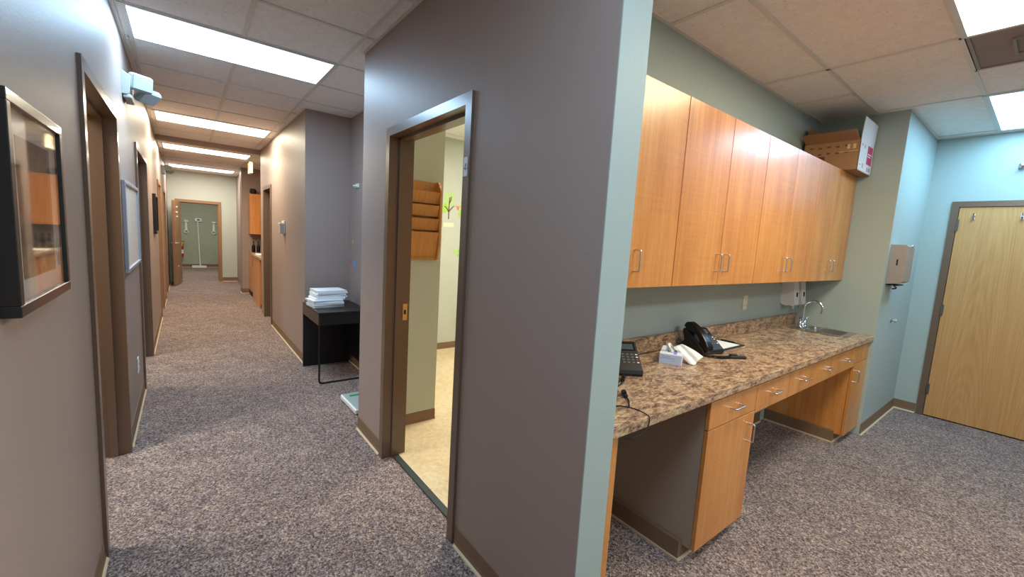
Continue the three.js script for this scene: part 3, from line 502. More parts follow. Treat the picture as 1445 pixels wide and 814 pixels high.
{
  const t = thing('tissue_box', 'white and lavender tissue box with tissues pulled out', 'tissue box', [2.205, WTOP, -1.283], 0);
  t.rotation.y = Math.atan2(0.46, 0.89); // long side along (0.89, -0.46)
  const w = 0.215, d = 0.119, h = 0.058;
  part('carton', rb(-w / 2, w / 2, 0, h, -d / 2, d / 2, 0.0015), std({ color: S(226, 228, 236), roughness: 0.6 }), t);
  part('end_print', new THREE.BoxGeometry(0.001, h - 0.008, d - 0.006).translate(-w / 2 - 0.0004, h / 2, 0), printed(256, 128, (c, W, Hh) => { c.fillStyle = '#c9d0e2'; c.fillRect(0, 0, W, Hh); c.fillStyle = '#8b96b8'; c.fillRect(20, 24, 110, 7); c.fillRect(20, 46, 160, 7); c.fillStyle = '#6f79ad'; c.beginPath(); c.arc(18, 64, 6, 0, 7); c.fill(); c.fillStyle = '#aab3cc'; c.fillRect(120, 78, 100, 5); }, 0.6), t);
  part('lavender_band', bx(-w / 2 + 0.012, w / 2 - 0.1, h, h + 0.0008, 0.012, 0.03), std({ color: S(150, 140, 206), roughness: 0.6 }), t);
  part('picture_print', bx(-w / 2 + 0.045, -w / 2 + 0.09, h, h + 0.0008, -0.02, 0.008), std({ color: S(140, 142, 146), roughness: 0.6 }), t);
  part('opening', bx(-0.05, 0.07, h, h + 0.0006, -0.022, 0.008), std({ color: S(90, 90, 100), roughness: 0.9 }), t);
  const sheet = (fn, nu = 14, nv = 14) => { const pos = [], idx = []; for (let i = 0; i <= nu; i++) for (let j = 0; j <= nv; j++) pos.push(...fn(i / nu, j / nv)); for (let i = 0; i < nu; i++) for (let j = 0; j < nv; j++) { const a = i * (nv + 1) + j; idx.push(a, a + 1, a + nv + 1, a + 1, a + nv + 2, a + nv + 1); } const g = new THREE.BufferGeometry(); g.setAttribute('position', new THREE.Float32BufferAttribute(pos, 3)); g.setIndex(idx); g.computeVertexNormals(); return g; };
  const tm = std({ color: S(240, 238, 228), roughness: 0.95, side: THREE.DoubleSide });
  part('tissue', sheet((u, v) => { const k = 1 - 0.45 * u; return [-0.035 + 0.014 * Math.sin(v * 9 + u * 2), h + u * (0.058 - 0.022 * v), -0.036 + (v * 0.066) * k + u * 0.004 + 0.004 * Math.sin(u * 6)]; }), tm, t);
  // the drooping sheet: a wide ribbon along an arch, v across it
  part('tissue', sheet((u, v) => { const z = -0.012 + u * 0.15, y = h + 0.032 * Math.sin(Math.min(1, u * 2.2) * 1.57) - Math.max(0, u - 0.3) * 0.105, w = (v - 0.5) * (0.05 + 0.02 * u), dn = 0.35 + 0.6 * u; return [-0.02 + w * 0.75 + 0.008 * Math.sin(v * 10 + u * 4) + u * 0.01, Math.max(0.004, y + w * 0.75 + 0.003 * Math.sin(v * 9 + u * 7)), z + w * dn * 0.7 + 0.004 * Math.sin(v * 8)]; }, 20, 14), tm, t);
}
{
  const t = thing('clipboard', 'black clipboard holding a white sheet on the worktop', 'clipboard', [2.875, WTOP + 0.0005, -1.345], 0.0);
  part('board', rb(-0.175, 0.175, 0, 0.008, -0.105, 0.105, 0.003), M.blackPlastic, t);
  part('sheet', bx(-0.165, 0.125, 0.0085, 0.0105, -0.095, 0.09), M.paper, t);
  part('clip', merge([rb(0.13, 0.165, 0.008, 0.014, -0.05, 0.05, 0.002), cyl(0.005, 0.005, 0.09, 10).rotateX(Math.PI / 2).translate(0.14, 0.016, 0)]), M.blackPlastic, t);
}
{ // coiled cord ending in a small black plug
  const t = thing('coiled_cord', 'black coiled cord with a slim black connector lying before the phone', 'cord', [0, WTOP, 0]);
  const path = new THREE.CatmullRomCurve3([V(2.48, 0.010, -1.235), V(2.50, 0.010, -1.18), V(2.535, 0.010, -1.145), V(2.585, 0.010, -1.128)]);
  class Coil extends THREE.Curve { getPoint(s, o = new THREE.Vector3()) { const p = path.getPoint(s), q = path.getTangent(s), n = V(0, 1, 0), b = new THREE.Vector3().crossVectors(q, n).normalize(), a = s * Math.PI * 2 * 26; return o.copy(p).addScaledVector(n, Math.cos(a) * 0.0075).addScaledVector(b, Math.sin(a) * 0.0075); } }
  part('coil', new THREE.TubeGeometry(new Coil(), 520, 0.0021, 5, false), M.rubber, t);
  const c = part('connector', merge([rb(-0.055, 0.055, 0.001, 0.018, -0.014, 0.014, 0.006), rb(-0.05, -0.005, 0.015, 0.028, -0.010, 0.010, 0.003)]), M.blackPlastic, t); c.position.set(2.632, 0, -1.105); c.rotation.y = -0.55;
}
{ const t = thing('phone_wire', 'black phone wire running along the foot of the backsplash', 'cord', [0, WTOP, 0]); part('wire', tube([[1.9, 0.004, -1.40], [2.0, 0.004, -1.43], [2.12, 0.004, -1.44], [2.3, 0.004, -1.44], [2.5, 0.004, -1.43]], 0.0025, 40, 6), M.rubber, t); part('wire_loop', tube([[2.69, 0.004, -1.4545], [2.76, 0.018, -1.4545], [2.81, 0.04, -1.4545], [2.86, 0.05, -1.4545], [2.90, 0.03, -1.4545], [2.915, 0.013, -1.4545]], 0.0028, 40, 6), M.rubber, t); }
{ const t = thing('power_cable', 'thin black cable drooping over the worktop edge', 'cable', [0, 0, 0]); part('cable', tube([[1.17, WTOP + 0.003, -1.05], [1.28, WTOP + 0.003, -1.03], [1.36, WTOP + 0.003, -0.985], [1.385, WTOP + 0.003, -0.93], [1.375, WTOP + 0.004, -0.872], [1.37, WTOP - 0.008, -0.8595], [1.36, WTOP - 0.04, -0.860], [1.32, WTOP - 0.062, -0.866], [1.26, WTOP - 0.068, -0.885]], 0.0022, 60, 6), M.rubber, t); }
for (const [x, z, ry, label] of [[1.64, -1.19, 0.5, 'small black plug lying just before the keypad phone'], [1.47, -1.055, 0.9, 'small black plug lying beside the drooping cable'], [1.535, -1.16, 0.2, 'small black plug half behind the pale wall end']]) {
  const t = thing('cable_plug', label, 'plug', [x, WTOP, z], ry, 'loose plugs on the worktop');
  part('shell', merge([rb(-0.03, 0.012, 0.001, 0.016, -0.009, 0.009, 0.003), rb(-0.012, 0.016, 0.012, 0.024, -0.007, 0.007, 0.002)]), M.blackPlastic, t); part('tip', rb(0.01, 0.035, 0.004, 0.012, -0.006, 0.006, 0.001), M.blackPlastic, t); part('lead', tube([[-0.03, 0.007, 0], [-0.06, 0.004, 0.004], [-0.12, 0.003, -0.01]], 0.0028, 14, 6), M.rubber, t);
}
// ---------------------------------------------------------------- cardboard box on the wall cabinets
{
  const t = thing('cardboard_box', 'open cardboard box with white front flap on top of cabinets', 'box', [4.44, UT, -1.255]), w = 0.385, d = 0.39, h = 0.235, e = 0.004;
  const kraft = (c, W, Hh) => { c.fillStyle = '#a37a56'; c.fillRect(0, 0, W, Hh); for (let i = 0; i < 500; i++) { c.fillStyle = i % 2 ? 'rgba(90,60,36,0.10)' : 'rgba(220,180,140,0.10)'; c.fillRect(rnd() * W, rnd() * Hh, 20 + rnd() * 60, 2); } };
  const km = printed(256, 256, kraft);
  const sideM = printed(512, 320, (c, W, Hh) => { kraft(c, W, Hh); c.fillStyle = '#7e2f38'; c.fillRect(60, 150, 150, 120); c.fillStyle = '#7a4a32'; for (let r = 0; r < 2; r++) for (let k = 0; k < 5; k++) { c.fillRect(60 + k * 80, 40 + r * 70 + (k % 2) * 6, 34, 20); } c.fillStyle = '#d9b58c'; c.fillRect(400, 40, 26, 50); c.fillRect(450, 40, 26, 50); c.fillRect(330, 112, 170, 6); });
  const frontM = printed(512, 320, (c, W, Hh) => { c.fillStyle = '#dcd6d2'; c.fillRect(0, 0, W, Hh); c.fillStyle = '#c13a62'; c.fillRect(285, 20, 190, 200); c.fillStyle = '#efc9d4'; c.fillRect(310, 100, 140, 14); c.fillRect(310, 126, 120, 14); c.fillStyle = '#cf8aa0'; c.fillRect(60, 30, 40, 26); c.fillRect(150, 30, 40, 34); c.fillStyle = '#a98f84'; c.fillRect(40, 250, 60, 8); c.fillRect(150, 230, 36, 50); c.fillRect(330, 250, 46, 46); c.fillRect(400, 250, 60, 40); });
  const wm = std({ color: S(222, 216, 212), roughness: 0.85 });
  part('base', bx(-w / 2, w / 2, 0.001, e, -d / 2, d / 2), km, t);
  part('left_side', new THREE.BoxGeometry(e, h, d).translate(-w / 2 + e / 2, h / 2, 0), sideM, t);
  part('right_side', new THREE.BoxGeometry(e, h, d).translate(w / 2 - e / 2, h / 2, 0), km, t);
  part('front_side', new THREE.BoxGeometry(w, h, e).translate(0, h / 2, d / 2 - e / 2), frontM, t);
  part('back_side', new THREE.BoxGeometry(w, h, e).translate(0, h / 2, -d / 2 + e / 2), km, t);
  const f1 = part('left_flap', new THREE.BoxGeometry(e, 0.12, d - 0.02).translate(0, 0.06, 0), km, t); f1.position.set(-w / 2 + e / 2, h, 0); f1.rotation.z = 1.08;
  const f2 = part('front_flap', new THREE.BoxGeometry(w - 0.01, 0.175, e).translate(0, 0.0875, 0), wm, t); f2.position.set(0, h, d / 2 - e / 2); f2.rotation.x = 0.05;
  const f3 = part('back_flap', new THREE.BoxGeometry(w - 0.02, 0.15, e).translate(0, 0.075, 0), km, t); f3.position.set(0, h, -d / 2 + e / 2 + 0.002); f3.rotation.x = 0.1;
  const f4 = part('right_flap', new THREE.BoxGeometry(e, 0.12, d - 0.02).translate(0, 0.06, 0), km, t); f4.position.set(w / 2 - e / 2 - 0.001, h, 0); f4.rotation.z = 0.02;
}
// ---------------------------------------------------------------- blue wall: towel dispenser, stop, hook
{
  const t = thing('towel_dispenser', 'brushed steel paper towel dispenser on the blue green wall', 'towel dispenser', [4.70, 1.34, ZE]);
  const side = poly([[0.001, 0.0], [0.085, 0.012], [0.108, 0.03], [0.108, 0.32], [0.1, 0.333], [0.001, 0.333]]);
  const body = part('cover', muv(basis(extr(side, 0.26, 0.002, 2), [0, 0, 1], [0, 1, 0], [-1, 0, 0], [0.262, 0, 0])), M.brushed, t);
  part('level_slot', bx(-0.0035, -0.0022, 0.16, 0.21, 0.05, 0.06), M.dark, body);
  part('lock', rb(0.10, 0.15, 0.318, 0.336, 0.108, 0.122, 0.004), M.chrome, t);
  part('tray', rb(0.02, 0.24, -0.012, -0.002, 0.01, 0.08, 0.002), M.blackPlastic, t);
  part('paper_lever', tube([[0.03, -0.008, 0.05], [0.03, -0.03, 0.07], [0.03, -0.04, 0.045]], 0.006, 12, 8), M.blackPlastic, t);
}
{ const t = thing('door_stop', 'chrome wall door stop below the towel dispenser', 'door stop', [5.15, 0.99, ZE]); part('flange', lathe([[0, 0], [0.024, 0], [0.024, 0.004], [0.012, 0.01], [0, 0.01]], 20).rotateX(Math.PI / 2).translate(0, 0, 0.0005), M.chrome, t); part('stem', cyl(0.010, 0.012, 0.02, 14).rotateX(Math.PI / 2).translate(0, 0, 0.018), M.chrome, t); part('bumper', lathe([[0, 0.026], [0.016, 0.026], [0.019, 0.034], [0.012, 0.043], [0, 0.044]], 18).rotateX(Math.PI / 2), M.plasticGrey, t); }
{ const t = thing('wall_hook', 'chrome wall hook high above the wooden slab door', 'hook', [XD, 2.44, -0.27], -Math.PI / 2); part('bracket', rb(-0.04, 0.04, -0.02, 0.02, 0.0005, 0.012, 0.005), M.chrome, t); part('knob', lathe([[0, 0.01], [0.012, 0.01], [0.012, 0.04], [0.024, 0.05], [0.022, 0.064], [0, 0.068]], 18).rotateX(Math.PI / 2).translate(-0.015, 0.0, 0), M.chrome, t); part('tape', bx(0.0, 0.05, -0.075, -0.022, 0.0005, 0.0015), M.ivory, t); }
// ---------------------------------------------------------------- left wall things
{
  const t = thing('picture_frame', 'deep black framed print with pale mat beside the first doorway', 'picture', [XL, 0, -1.365], Math.PI / 2); // local x runs down the corridor
  const x0 = 0.0, x1 = 0.50, y0 = 1.285, y1 = 1.772, dp = 0.034, b = 0.026;
  for (const [n, a0, a1, c0, c1] of [['frame_rail', x0, x1, y1 - b, y1], ['frame_rail', x0, x1, y0, y0 + b], ['frame_stile', x0, x0 + b, y0 + b, y1 - b], ['frame_stile', x1 - b, x1, y0 + b, y1 - b]]) part(n, rb(a0, a1, c0, c1, 0.001, dp, 0.002), M.blackFrame, t);
  part('mat', bx(x0 + b, x1 - b, y0 + b, y1 - b, 0.004, 0.02), M.mat, t);
  const w = 0.30, h = 0.33;
  part('print', new THREE.BoxGeometry(w, h, 0.001).translate((x0 + x1) / 2, (y0 + y1) / 2 - 0.005, 0.0208), printed(384, 420, (c, W, Hh) => {
    c.fillStyle = '#8d6a55'; c.fillRect(0, 0, W, Hh);
    const patch = (n, y0, y1, cols, s0, s1) => { for (let i = 0; i < n; i++) { c.fillStyle = cols[Math.floor(rnd() * cols.length)]; c.globalAlpha = 0.35; c.beginPath(); c.ellipse(rnd() * W, Hh * (y0 + rnd() * (y1 - y0)), s0 + rnd() * s1, s0 + rnd() * s1 * 1.6, rnd() * 3, 0, 7); c.fill(); } c.globalAlpha = 1; };
    c.fillStyle = '#4e4640'; c.fillRect(0, 0, W, Hh * 0.2); patch(90, 0, 0.22, ['#5a5048', '#3f3a36', '#6b5c50', '#7a6655'], 10, 26);
    c.fillStyle = '#8a5a3e'; c.fillRect(0, Hh * 0.22, W, Hh * 0.38); patch(140, 0.2, 0.6, ['#a06a48', '#7c4f38', '#94705a', '#6e4a38', '#b08a70'], 8, 22);
    c.fillStyle = '#3c4038'; c.fillRect(0, Hh * 0.6, W, Hh * 0.16); patch(60, 0.6, 0.76, ['#2c322c', '#565a48', '#6a6a58'], 8, 16);
    c.fillStyle = '#8d7050'; c.fillRect(0, Hh * 0.78, W, Hh * 0.22); patch(80, 0.78, 1, ['#a08660', '#705838', '#b09a78', '#5a4a34'], 8, 18);
  }, 0.7), t);
  part('glazing', bx(x0 + b, x1 - b, y0 + b, y1 - b, 0.0265, 0.0285), M.glass, t);
}
{
  const t = thing('framed_board', 'silver framed board with a blank cream sheet between two doorways', 'picture', [XL, 0, -3.72], Math.PI / 2), x0 = 0, x1 = 0.98, y0 = 1.15, y1 = 1.755, b = 0.024;
  for (const [n, a0, a1, c0, c1] of [['frame_rail', x0, x1, y1 - b, y1], ['frame_rail', x0, x1, y0, y0 + b], ['frame_stile', x0, x0 + b, y0 + b, y1 - b], ['frame_stile', x1 - b, x1, y0 + b, y1 - b]]) part(n, rb(a0, a1, c0, c1, 0.001, 0.022, 0.003), M.silver, t);
  part('sheet', bx(x0 + b, x1 - b, y0 + b, y1 - b, 0.003, 0.009), printed(256, 160, (c, W, Hh) => { c.fillStyle = '#d8c4b2'; c.fillRect(0, 0, W, Hh); c.strokeStyle = '#c9b29e'; c.lineWidth = 2; c.strokeRect(14, 14, W - 28, Hh - 28); }, 0.6), t);
}
{
  const t = thing('picture_frame', 'small black framed picture beyond the second doorway', 'picture', [XL, 0, -7.05], Math.PI / 2), x0 = 0, x1 = 0.50, y0 = 1.32, y1 = 1.83, b = 0.035;
  for (const [n, a0, a1, c0, c1] of [['frame_rail', x0, x1, y1 - b, y1], ['frame_rail', x0, x1, y0, y0 + b], ['frame_stile', x0, x0 + b, y0 + b, y1 - b], ['frame_stile', x1 - b, x1, y0 + b, y1 - b]]) part(n, rb(a0, a1, c0, c1, 0.001, 0.035, 0.003), M.blackFrame, t);
  part('print', bx(x0 + b, x1 - b, y0 + b, y1 - b, 0.004, 0.01), std({ color: S(84, 78, 76), roughness: 0.3 }), t);
}
function emergencyLight(label, z, y, s = 1) {
  const t = thing('emergency_light', label, 'emergency light', [XL, y, z], Math.PI / 2); t.scale.setScalar(s); // local x down the corridor
  const side = new THREE.Shape(); side.moveTo(0.001, -0.075); side.lineTo(0.025, -0.075); side.quadraticCurveTo(0.036, -0.07, 0.038, -0.04); side.lineTo(0.046, 0.045); side.lineTo(0.001, 0.075); side.closePath();
  part('housing', basis(extr(side, 0.27, 0.004, 2), [0, 0, 1], [0, 1, 0], [-1, 0, 0], [0.275, 0, 0]), M.plasticShell, t);
  part('lower_cover', rb(0.01, 0.25, -0.10, -0.075, 0.004, 0.05, 0.008), M.plasticGrey, t);
  const LampCol = std({ color: S(150, 160, 160), roughness: 0.3 });
  for (const [x, ry, rx, yy, zz] of [[0.075, -0.95, 0.12, 0.025, 0.095], [0.215, -0.75, 0.85, -0.025, 0.125]]) {
    const h = new THREE.Group(); h.name = 'lamp_head'; h.position.set(x, yy, zz); h.rotation.set(rx, ry, 0, 'YXZ'); t.add(h);
    part('shell', new RoundedBoxGeometry(0.145, 0.115, 0.055, 3, 0.022), M.plasticShell, h); part('lamp_lens', new RoundedBoxGeometry(0.125, 0.095, 0.012, 3, 0.005).translate(0, 0, 0.024), LampCol, h); part('swivel', cyl(0.014, 0.018, 0.05, 14).rotateX(Math.PI / 2).translate(0, 0, -0.045), M.plasticShell, h);
  }
  return t;
}
emergencyLight('white twin head emergency light high between the first two doorways', -4.02, 2.43);
emergencyLight('cream emergency light high on the wall at the far end', -10.4, 2.45, 0.9);
{ const o = thing('wall_outlet', 'white wall outlet low on the corridor wall below the framed board', 'outlet', [XL, 0.37, -4.29], Math.PI / 2); part('cover_plate', rb(-0.038, 0.038, -0.06, 0.06, 0.0005, 0.007, 0.002), M.plasticWhite, o); for (const s of [-1, 1]) part('socket', rb(-0.017, 0.017, s * 0.024 - 0.015, s * 0.024 + 0.015, 0.006, 0.010, 0.002), M.plasticWhite, o); }
// right corridor wall
{ const t = thing('wall_dispenser', 'small white wall dispenser beyond the black desk', 'dispenser', [XR, 1.50, -6.2], -Math.PI / 2); part('back_plate', rb(-0.11, 0.06, -0.085, 0.085, 0.0005, 0.014, 0.004), M.ivory, t); part('body', rb(-0.035, 0.055, -0.078, 0.04, 0.012, 0.06, 0.01), M.plasticGrey, t); part('lid', rb(-0.04, 0.06, 0.04, 0.06, 0.012, 0.064, 0.005), M.plasticWhite, t); }
// ---------------------------------------------------------------- desk niche
{
  const t = thing('desk', 'small black desk with metal hoop leg in the niche', 'desk', [0.99, 0, -4.93]); // x into the niche, z toward the viewer
  const D = 0.49, W = 0.70, Ht = 0.715;
  part('top', rb(0, D, Ht - 0.02, Ht, 0, W, 0.002), M.blackWood, t);
  part('drawer_front', rb(-0.001, 0.016, Ht - 0.125, Ht - 0.022, 0.006, W - 0.006, 0.002), std({ color: S(62, 48, 42), roughness: 0.35 }), t);
  part('case', bx(0.017, D - 0.002, Ht - 0.125, Ht - 0.021, 0.004, W - 0.004), M.blackWood, t);
  part('side_panel', rb(0, D - 0.005, 0, Ht - 0.126, 0, 0.03, 0.002), M.blackWood, t);
  part('modesty_panel', bx(D - 0.03, D - 0.012, 0.12, Ht - 0.126, 0.031, W - 0.03), M.blackWood, t);
  const r = 0.009, c = new THREE.CurvePath(), zz = W - 0.02, q = 0.03;
  c.add(new THREE.LineCurve3(V(0.012, Ht - 0.126, zz), V(0.012, r + q, zz))); c.add(new THREE.QuadraticBezierCurve3(V(0.012, r + q, zz), V(0.012, r, zz), V(0.012 + q, r, zz))); c.add(new THREE.LineCurve3(V(0.012 + q, r, zz), V(D - 0.03 - q, r, zz))); c.add(new THREE.QuadraticBezierCurve3(V(D - 0.03 - q, r, zz), V(D - 0.03, r, zz), V(D - 0.03, r + q, zz))); c.add(new THREE.LineCurve3(V(D - 0.03, r + q, zz), V(D - 0.03, Ht - 0.126, zz)));
  part('leg', new THREE.TubeGeometry(c, 80, r, 8, false), M.blackPlastic, t);
}
{ let y = 0.7155; const tops = [[0.028, -0.01, 0.0, 0.04], [0.024, -0.004, 0.003, -0.03], [0.020, -0.016, -0.004, 0.05], [0.016, 0.015, -0.04, 0.01], [0.022, 0.035, -0.05, 0.06], [0.020, 0.028, -0.055, -0.01], [0.018, 0.04, -0.05, 0.05], [0.014, 0.035, -0.06, 0.02]];
  const lab = ['bottom bundle of white paper on the black desk', 'second paper bundle up in the stack on the desk', 'third paper bundle up in the stack on the desk', 'fourth paper bundle up in the stack on the desk', 'fifth paper bundle up in the stack on the desk', 'sixth paper bundle up in the stack on the desk', 'seventh paper bundle up in the stack on the desk', 'topmost bundle of white paper on the desk stack'];
  tops.forEach(([h, dx, dz, r], i) => { const t = solo('paper_bundle', (() => { // sheets with a slightly ragged edge
    const L = []; const n = 3; for (let k = 0; k < n; k++) { const o = (rnd() - 0.5) * 0.006; L.push(bx(-0.15 + o, 0.15 + o, h * k / n, h * (k + 1) / n - 0.0002, -0.125 - o, 0.125 - o)); } return merge(L); })(), M.paper, lab[i], 'paper', 'stack of paper on the desk'); t.position.set(1.155 + dx, y, -4.63 + dz); t.rotation.y = r + 0.05; y += h + 0.0005; }); }
{
  const t = thing('floor_scale', 'white floor scale with green marks on the carpet by the niche', 'scale', [1.225, 0, -3.57], 0.02);
  part('base', rb(-0.155, 0.155, 0.006, 0.05, -0.2, 0.2, 0.012, 0, 0, 3), M.plasticWhite, t);
  for (const [x, z] of [[-0.12, -0.16], [0.12, -0.16], [-0.12, 0.16], [0.12, 0.16]]) part('foot', cyl(0.018, 0.018, 0.007, 14).translate(x, 0.0035, z), M.rubber, t);
  const m = part('mat', rb(-0.142, 0.142, 0.048, 0.053, -0.187, 0.187, 0.002), M.scaleTop, t);
  for (const [x, z] of [[-0.05, -0.115], [-0.02, 0.03]]) part('foot_mark', rb(x - 0.05, x + 0.10, 0.0525, 0.0545, z - 0.018, z + 0.018, 0.001), M.green, m);
}
for (const [n, y, z, c, sz, label] of [['wall_sticker', 1.39, -4.85, [206, 178, 70], 0.02, 'small yellow leaf sticker on the niche wall'], ['wall_sticker', 1.16, -4.93, [190, 110, 130], 0.03, 'small pink sticker on the niche wall beside the blue one'], ['wall_sticker', 1.15, -4.78, [110, 160, 214], 0.045, 'round light blue sticker on the niche wall']]) {
  const s = new THREE.Shape(); const nn = 10; for (let i = 0; i < nn; i++) { const a = i / nn * Math.PI * 2, r = sz * (0.85 + 0.25 * ((i * 7) % 3) / 2); (i ? s.lineTo : s.moveTo).call(s, Math.cos(a) * r, Math.sin(a) * r * 1.25); } s.closePath();
  const o = solo(n, extr(s, 0.0012), std({ color: S(...c), roughness: 0.6 }), label, 'sticker', 'stickers on the niche wall'); o.rotation.y = -Math.PI / 2; o.position.set(1.489, y, z);
}
{ const t = thing('coat_hook', 'small white hook rail on the niche wall', 'hook', [1.49, 2.0, -4.72], -Math.PI / 2); part('rail', rb(-0.06, 0.06, -0.022, 0.022, 0.0005, 0.012, 0.004), M.plasticWhite, t); part('peg', cyl(0.008, 0.01, 0.04, 12).rotateX(Math.PI / 2).translate(0.0, -0.004, 0.03), M.plasticWhite, t); }
// ---------------------------------------------------------------- room behind doorway 4
{
  const t = thing('file_rack', 'maple wall file rack with four pockets inside the open doorway', 'file rack', [1.22, 1.33, -2.982]), w = 0.325;
  part('back_board', bx(0, w, 0.0, 0.585, 0.001, 0.012), M.pineTray, t);
  const cheek = new THREE.Shape(); cheek.moveTo(0.012, 0); cheek.lineTo(0.055, 0); cheek.lineTo(0.085, 0.12); cheek.lineTo(0.085, 0.52); cheek.quadraticCurveTo(0.075, 0.55, 0.055, 0.565); cheek.quadraticCurveTo(0.045, 0.60, 0.012, 0.585); cheek.closePath();
  for (const x of [0.014, w]) part('cheek', muv(basis(extr(cheek, 0.014), [0, 0, 1], [0, 1, 0], [-1, 0, 0], [x, 0, 0])), M.pineTray, t);
  for (const [y0, y1, z0, z1] of [[0.01, 0.21, 0.036, 0.079], [0.225, 0.31, 0.050, 0.079], [0.33, 0.41, 0.050, 0.079], [0.425, 0.51, 0.050, 0.079]]) part('pocket_front', muv(basis(extr(poly([[z0, y0], [z0 + 0.007, y0], [z1 + 0.004, y1], [z1 - 0.003, y1]]), w - 0.03), [0, 0, 1], [0, 1, 0], [-1, 0, 0], [w - 0.015, 0, 0])), M.pineTray, t);
  for (const y of [0.008, 0.222, 0.327, 0.422]) part('pocket_floor', bx(0.015, w - 0.015, y, y + 0.008, 0.012, 0.052), M.pineTray, t);
}
function treeDecal(label, x, y, s) {
  const t = thing('tree_decal', label, 'wall decal', [x, y, -4.88], 0, 'tree decals');
  const blob = (n, r, cx, cy, z, col) => { const q = new THREE.Shape(); for (let i = 0; i < n; i++) { const a = i / n * Math.PI * 2, k = r * (i % 2 ? 1 : 0.86); (i ? q.lineTo : q.moveTo).call(q, cx + Math.cos(a) * k, cy + Math.sin(a) * k * 1.2); } q.closePath(); return extr(q, 0.0008).translate(0, 0, z); };
  part('crown', blob(26, 0.075 * s, 0.0, 0.20 * s, 0.0004, 0), std({ color: S(178, 206, 136), roughness: 0.8 }), t);
  part('leaves', blob(18, 0.048 * s, -0.055 * s, 0.10 * s, 0.0014, 0), std({ color: S(164, 206, 84), roughness: 0.8 }), t);
  const tr = []; for (const pts of [[[0, -0.02, 0], [0, 0.1, 0], [0.005, 0.22, 0]], [[0, 0.06, 0], [0.03, 0.1, 0], [0.06, 0.13, 0]], [[0, 0.06, 0], [-0.03, 0.1, 0], [-0.055, 0.12, 0]], [[0, 0.15, 0], [0.02, 0.19, 0], [0.025, 0.23, 0]]]) tr.push(tube(pts.map(([a, b]) => [a * s, b * s, 0.0032]), 0.0055 * s, 8, 5));
  part('trunk', merge(tr), std({ color: S(104, 76, 50), roughness: 0.8 }), t);
}
treeDecal('green tree wall decal with brown trunk right of the file rack', 2.705, 1.76, 1.15);
treeDecal('green tree wall decal partly hidden by the doorway edge', 2.95, 1.72, 1.0);
{ const t = thing('butterfly_decal', 'small orange butterfly wall decal beside the tree', 'wall decal', [2.84, 1.895, -4.88]); const wm = std({ color: S(226, 160, 80), roughness: 0.8 }); for (const s of [-1, 1]) { const w = new THREE.Shape(); w.moveTo(0, 0); w.quadraticCurveTo(s * 0.03, 0.05, s * 0.04, 0.02); w.quadraticCurveTo(s * 0.04, -0.005, s * 0.012, -0.008); w.quadraticCurveTo(s * 0.03, -0.03, s * 0.012, -0.035); w.closePath(); part('wing', extr(w, 0.001).translate(0, 0, 0.0004), wm, t); } part('body', rb(-0.003, 0.003, -0.03, 0.02, 0.0003, 0.003, 0.001), M.dark, t); }
{ const t = thing('leaf_decal', 'small green leaf wall decal low by the doorway edge', 'wall decal', [2.87, 1.30, -4.88]); const w = new THREE.Shape(); w.moveTo(0, -0.05); w.quadraticCurveTo(0.05, 0, 0.01, 0.06); w.quadraticCurveTo(-0.04, 0.0, 0, -0.05); part('leaf', extr(w, 0.001).translate(0, 0, 0.0004), std({ color: S(150, 200, 80), roughness: 0.8 }), t); part('leaf', extr(w, 0.001).rotateZ(1.0).translate(-0.03, 0.01, 0.0016), std({ color: S(170, 214, 110), roughness: 0.8 }), t); }
solo('name_strip', bx(2.637, 2.787, 1.635, 1.69, -4.8798, -4.8785), std({ color: S(232, 220, 180), roughness: 0.7 }), 'cream paper strip on the wall below the tree decal', 'paper strip');
{ const o = thing('wall_outlet', 'ivory wall outlet low behind the open doorway', 'outlet', [2.92, 0.37, -4.88]); part('cover_plate', rb(-0.036, 0.036, -0.058, 0.058, 0.0005, 0.006, 0.002), M.ivory, o); for (const s of [-1, 1]) part('socket', rb(-0.016, 0.016, s * 0.022 - 0.014, s * 0.022 + 0.014, 0.005, 0.0085, 0.001), M.ivory, o); }
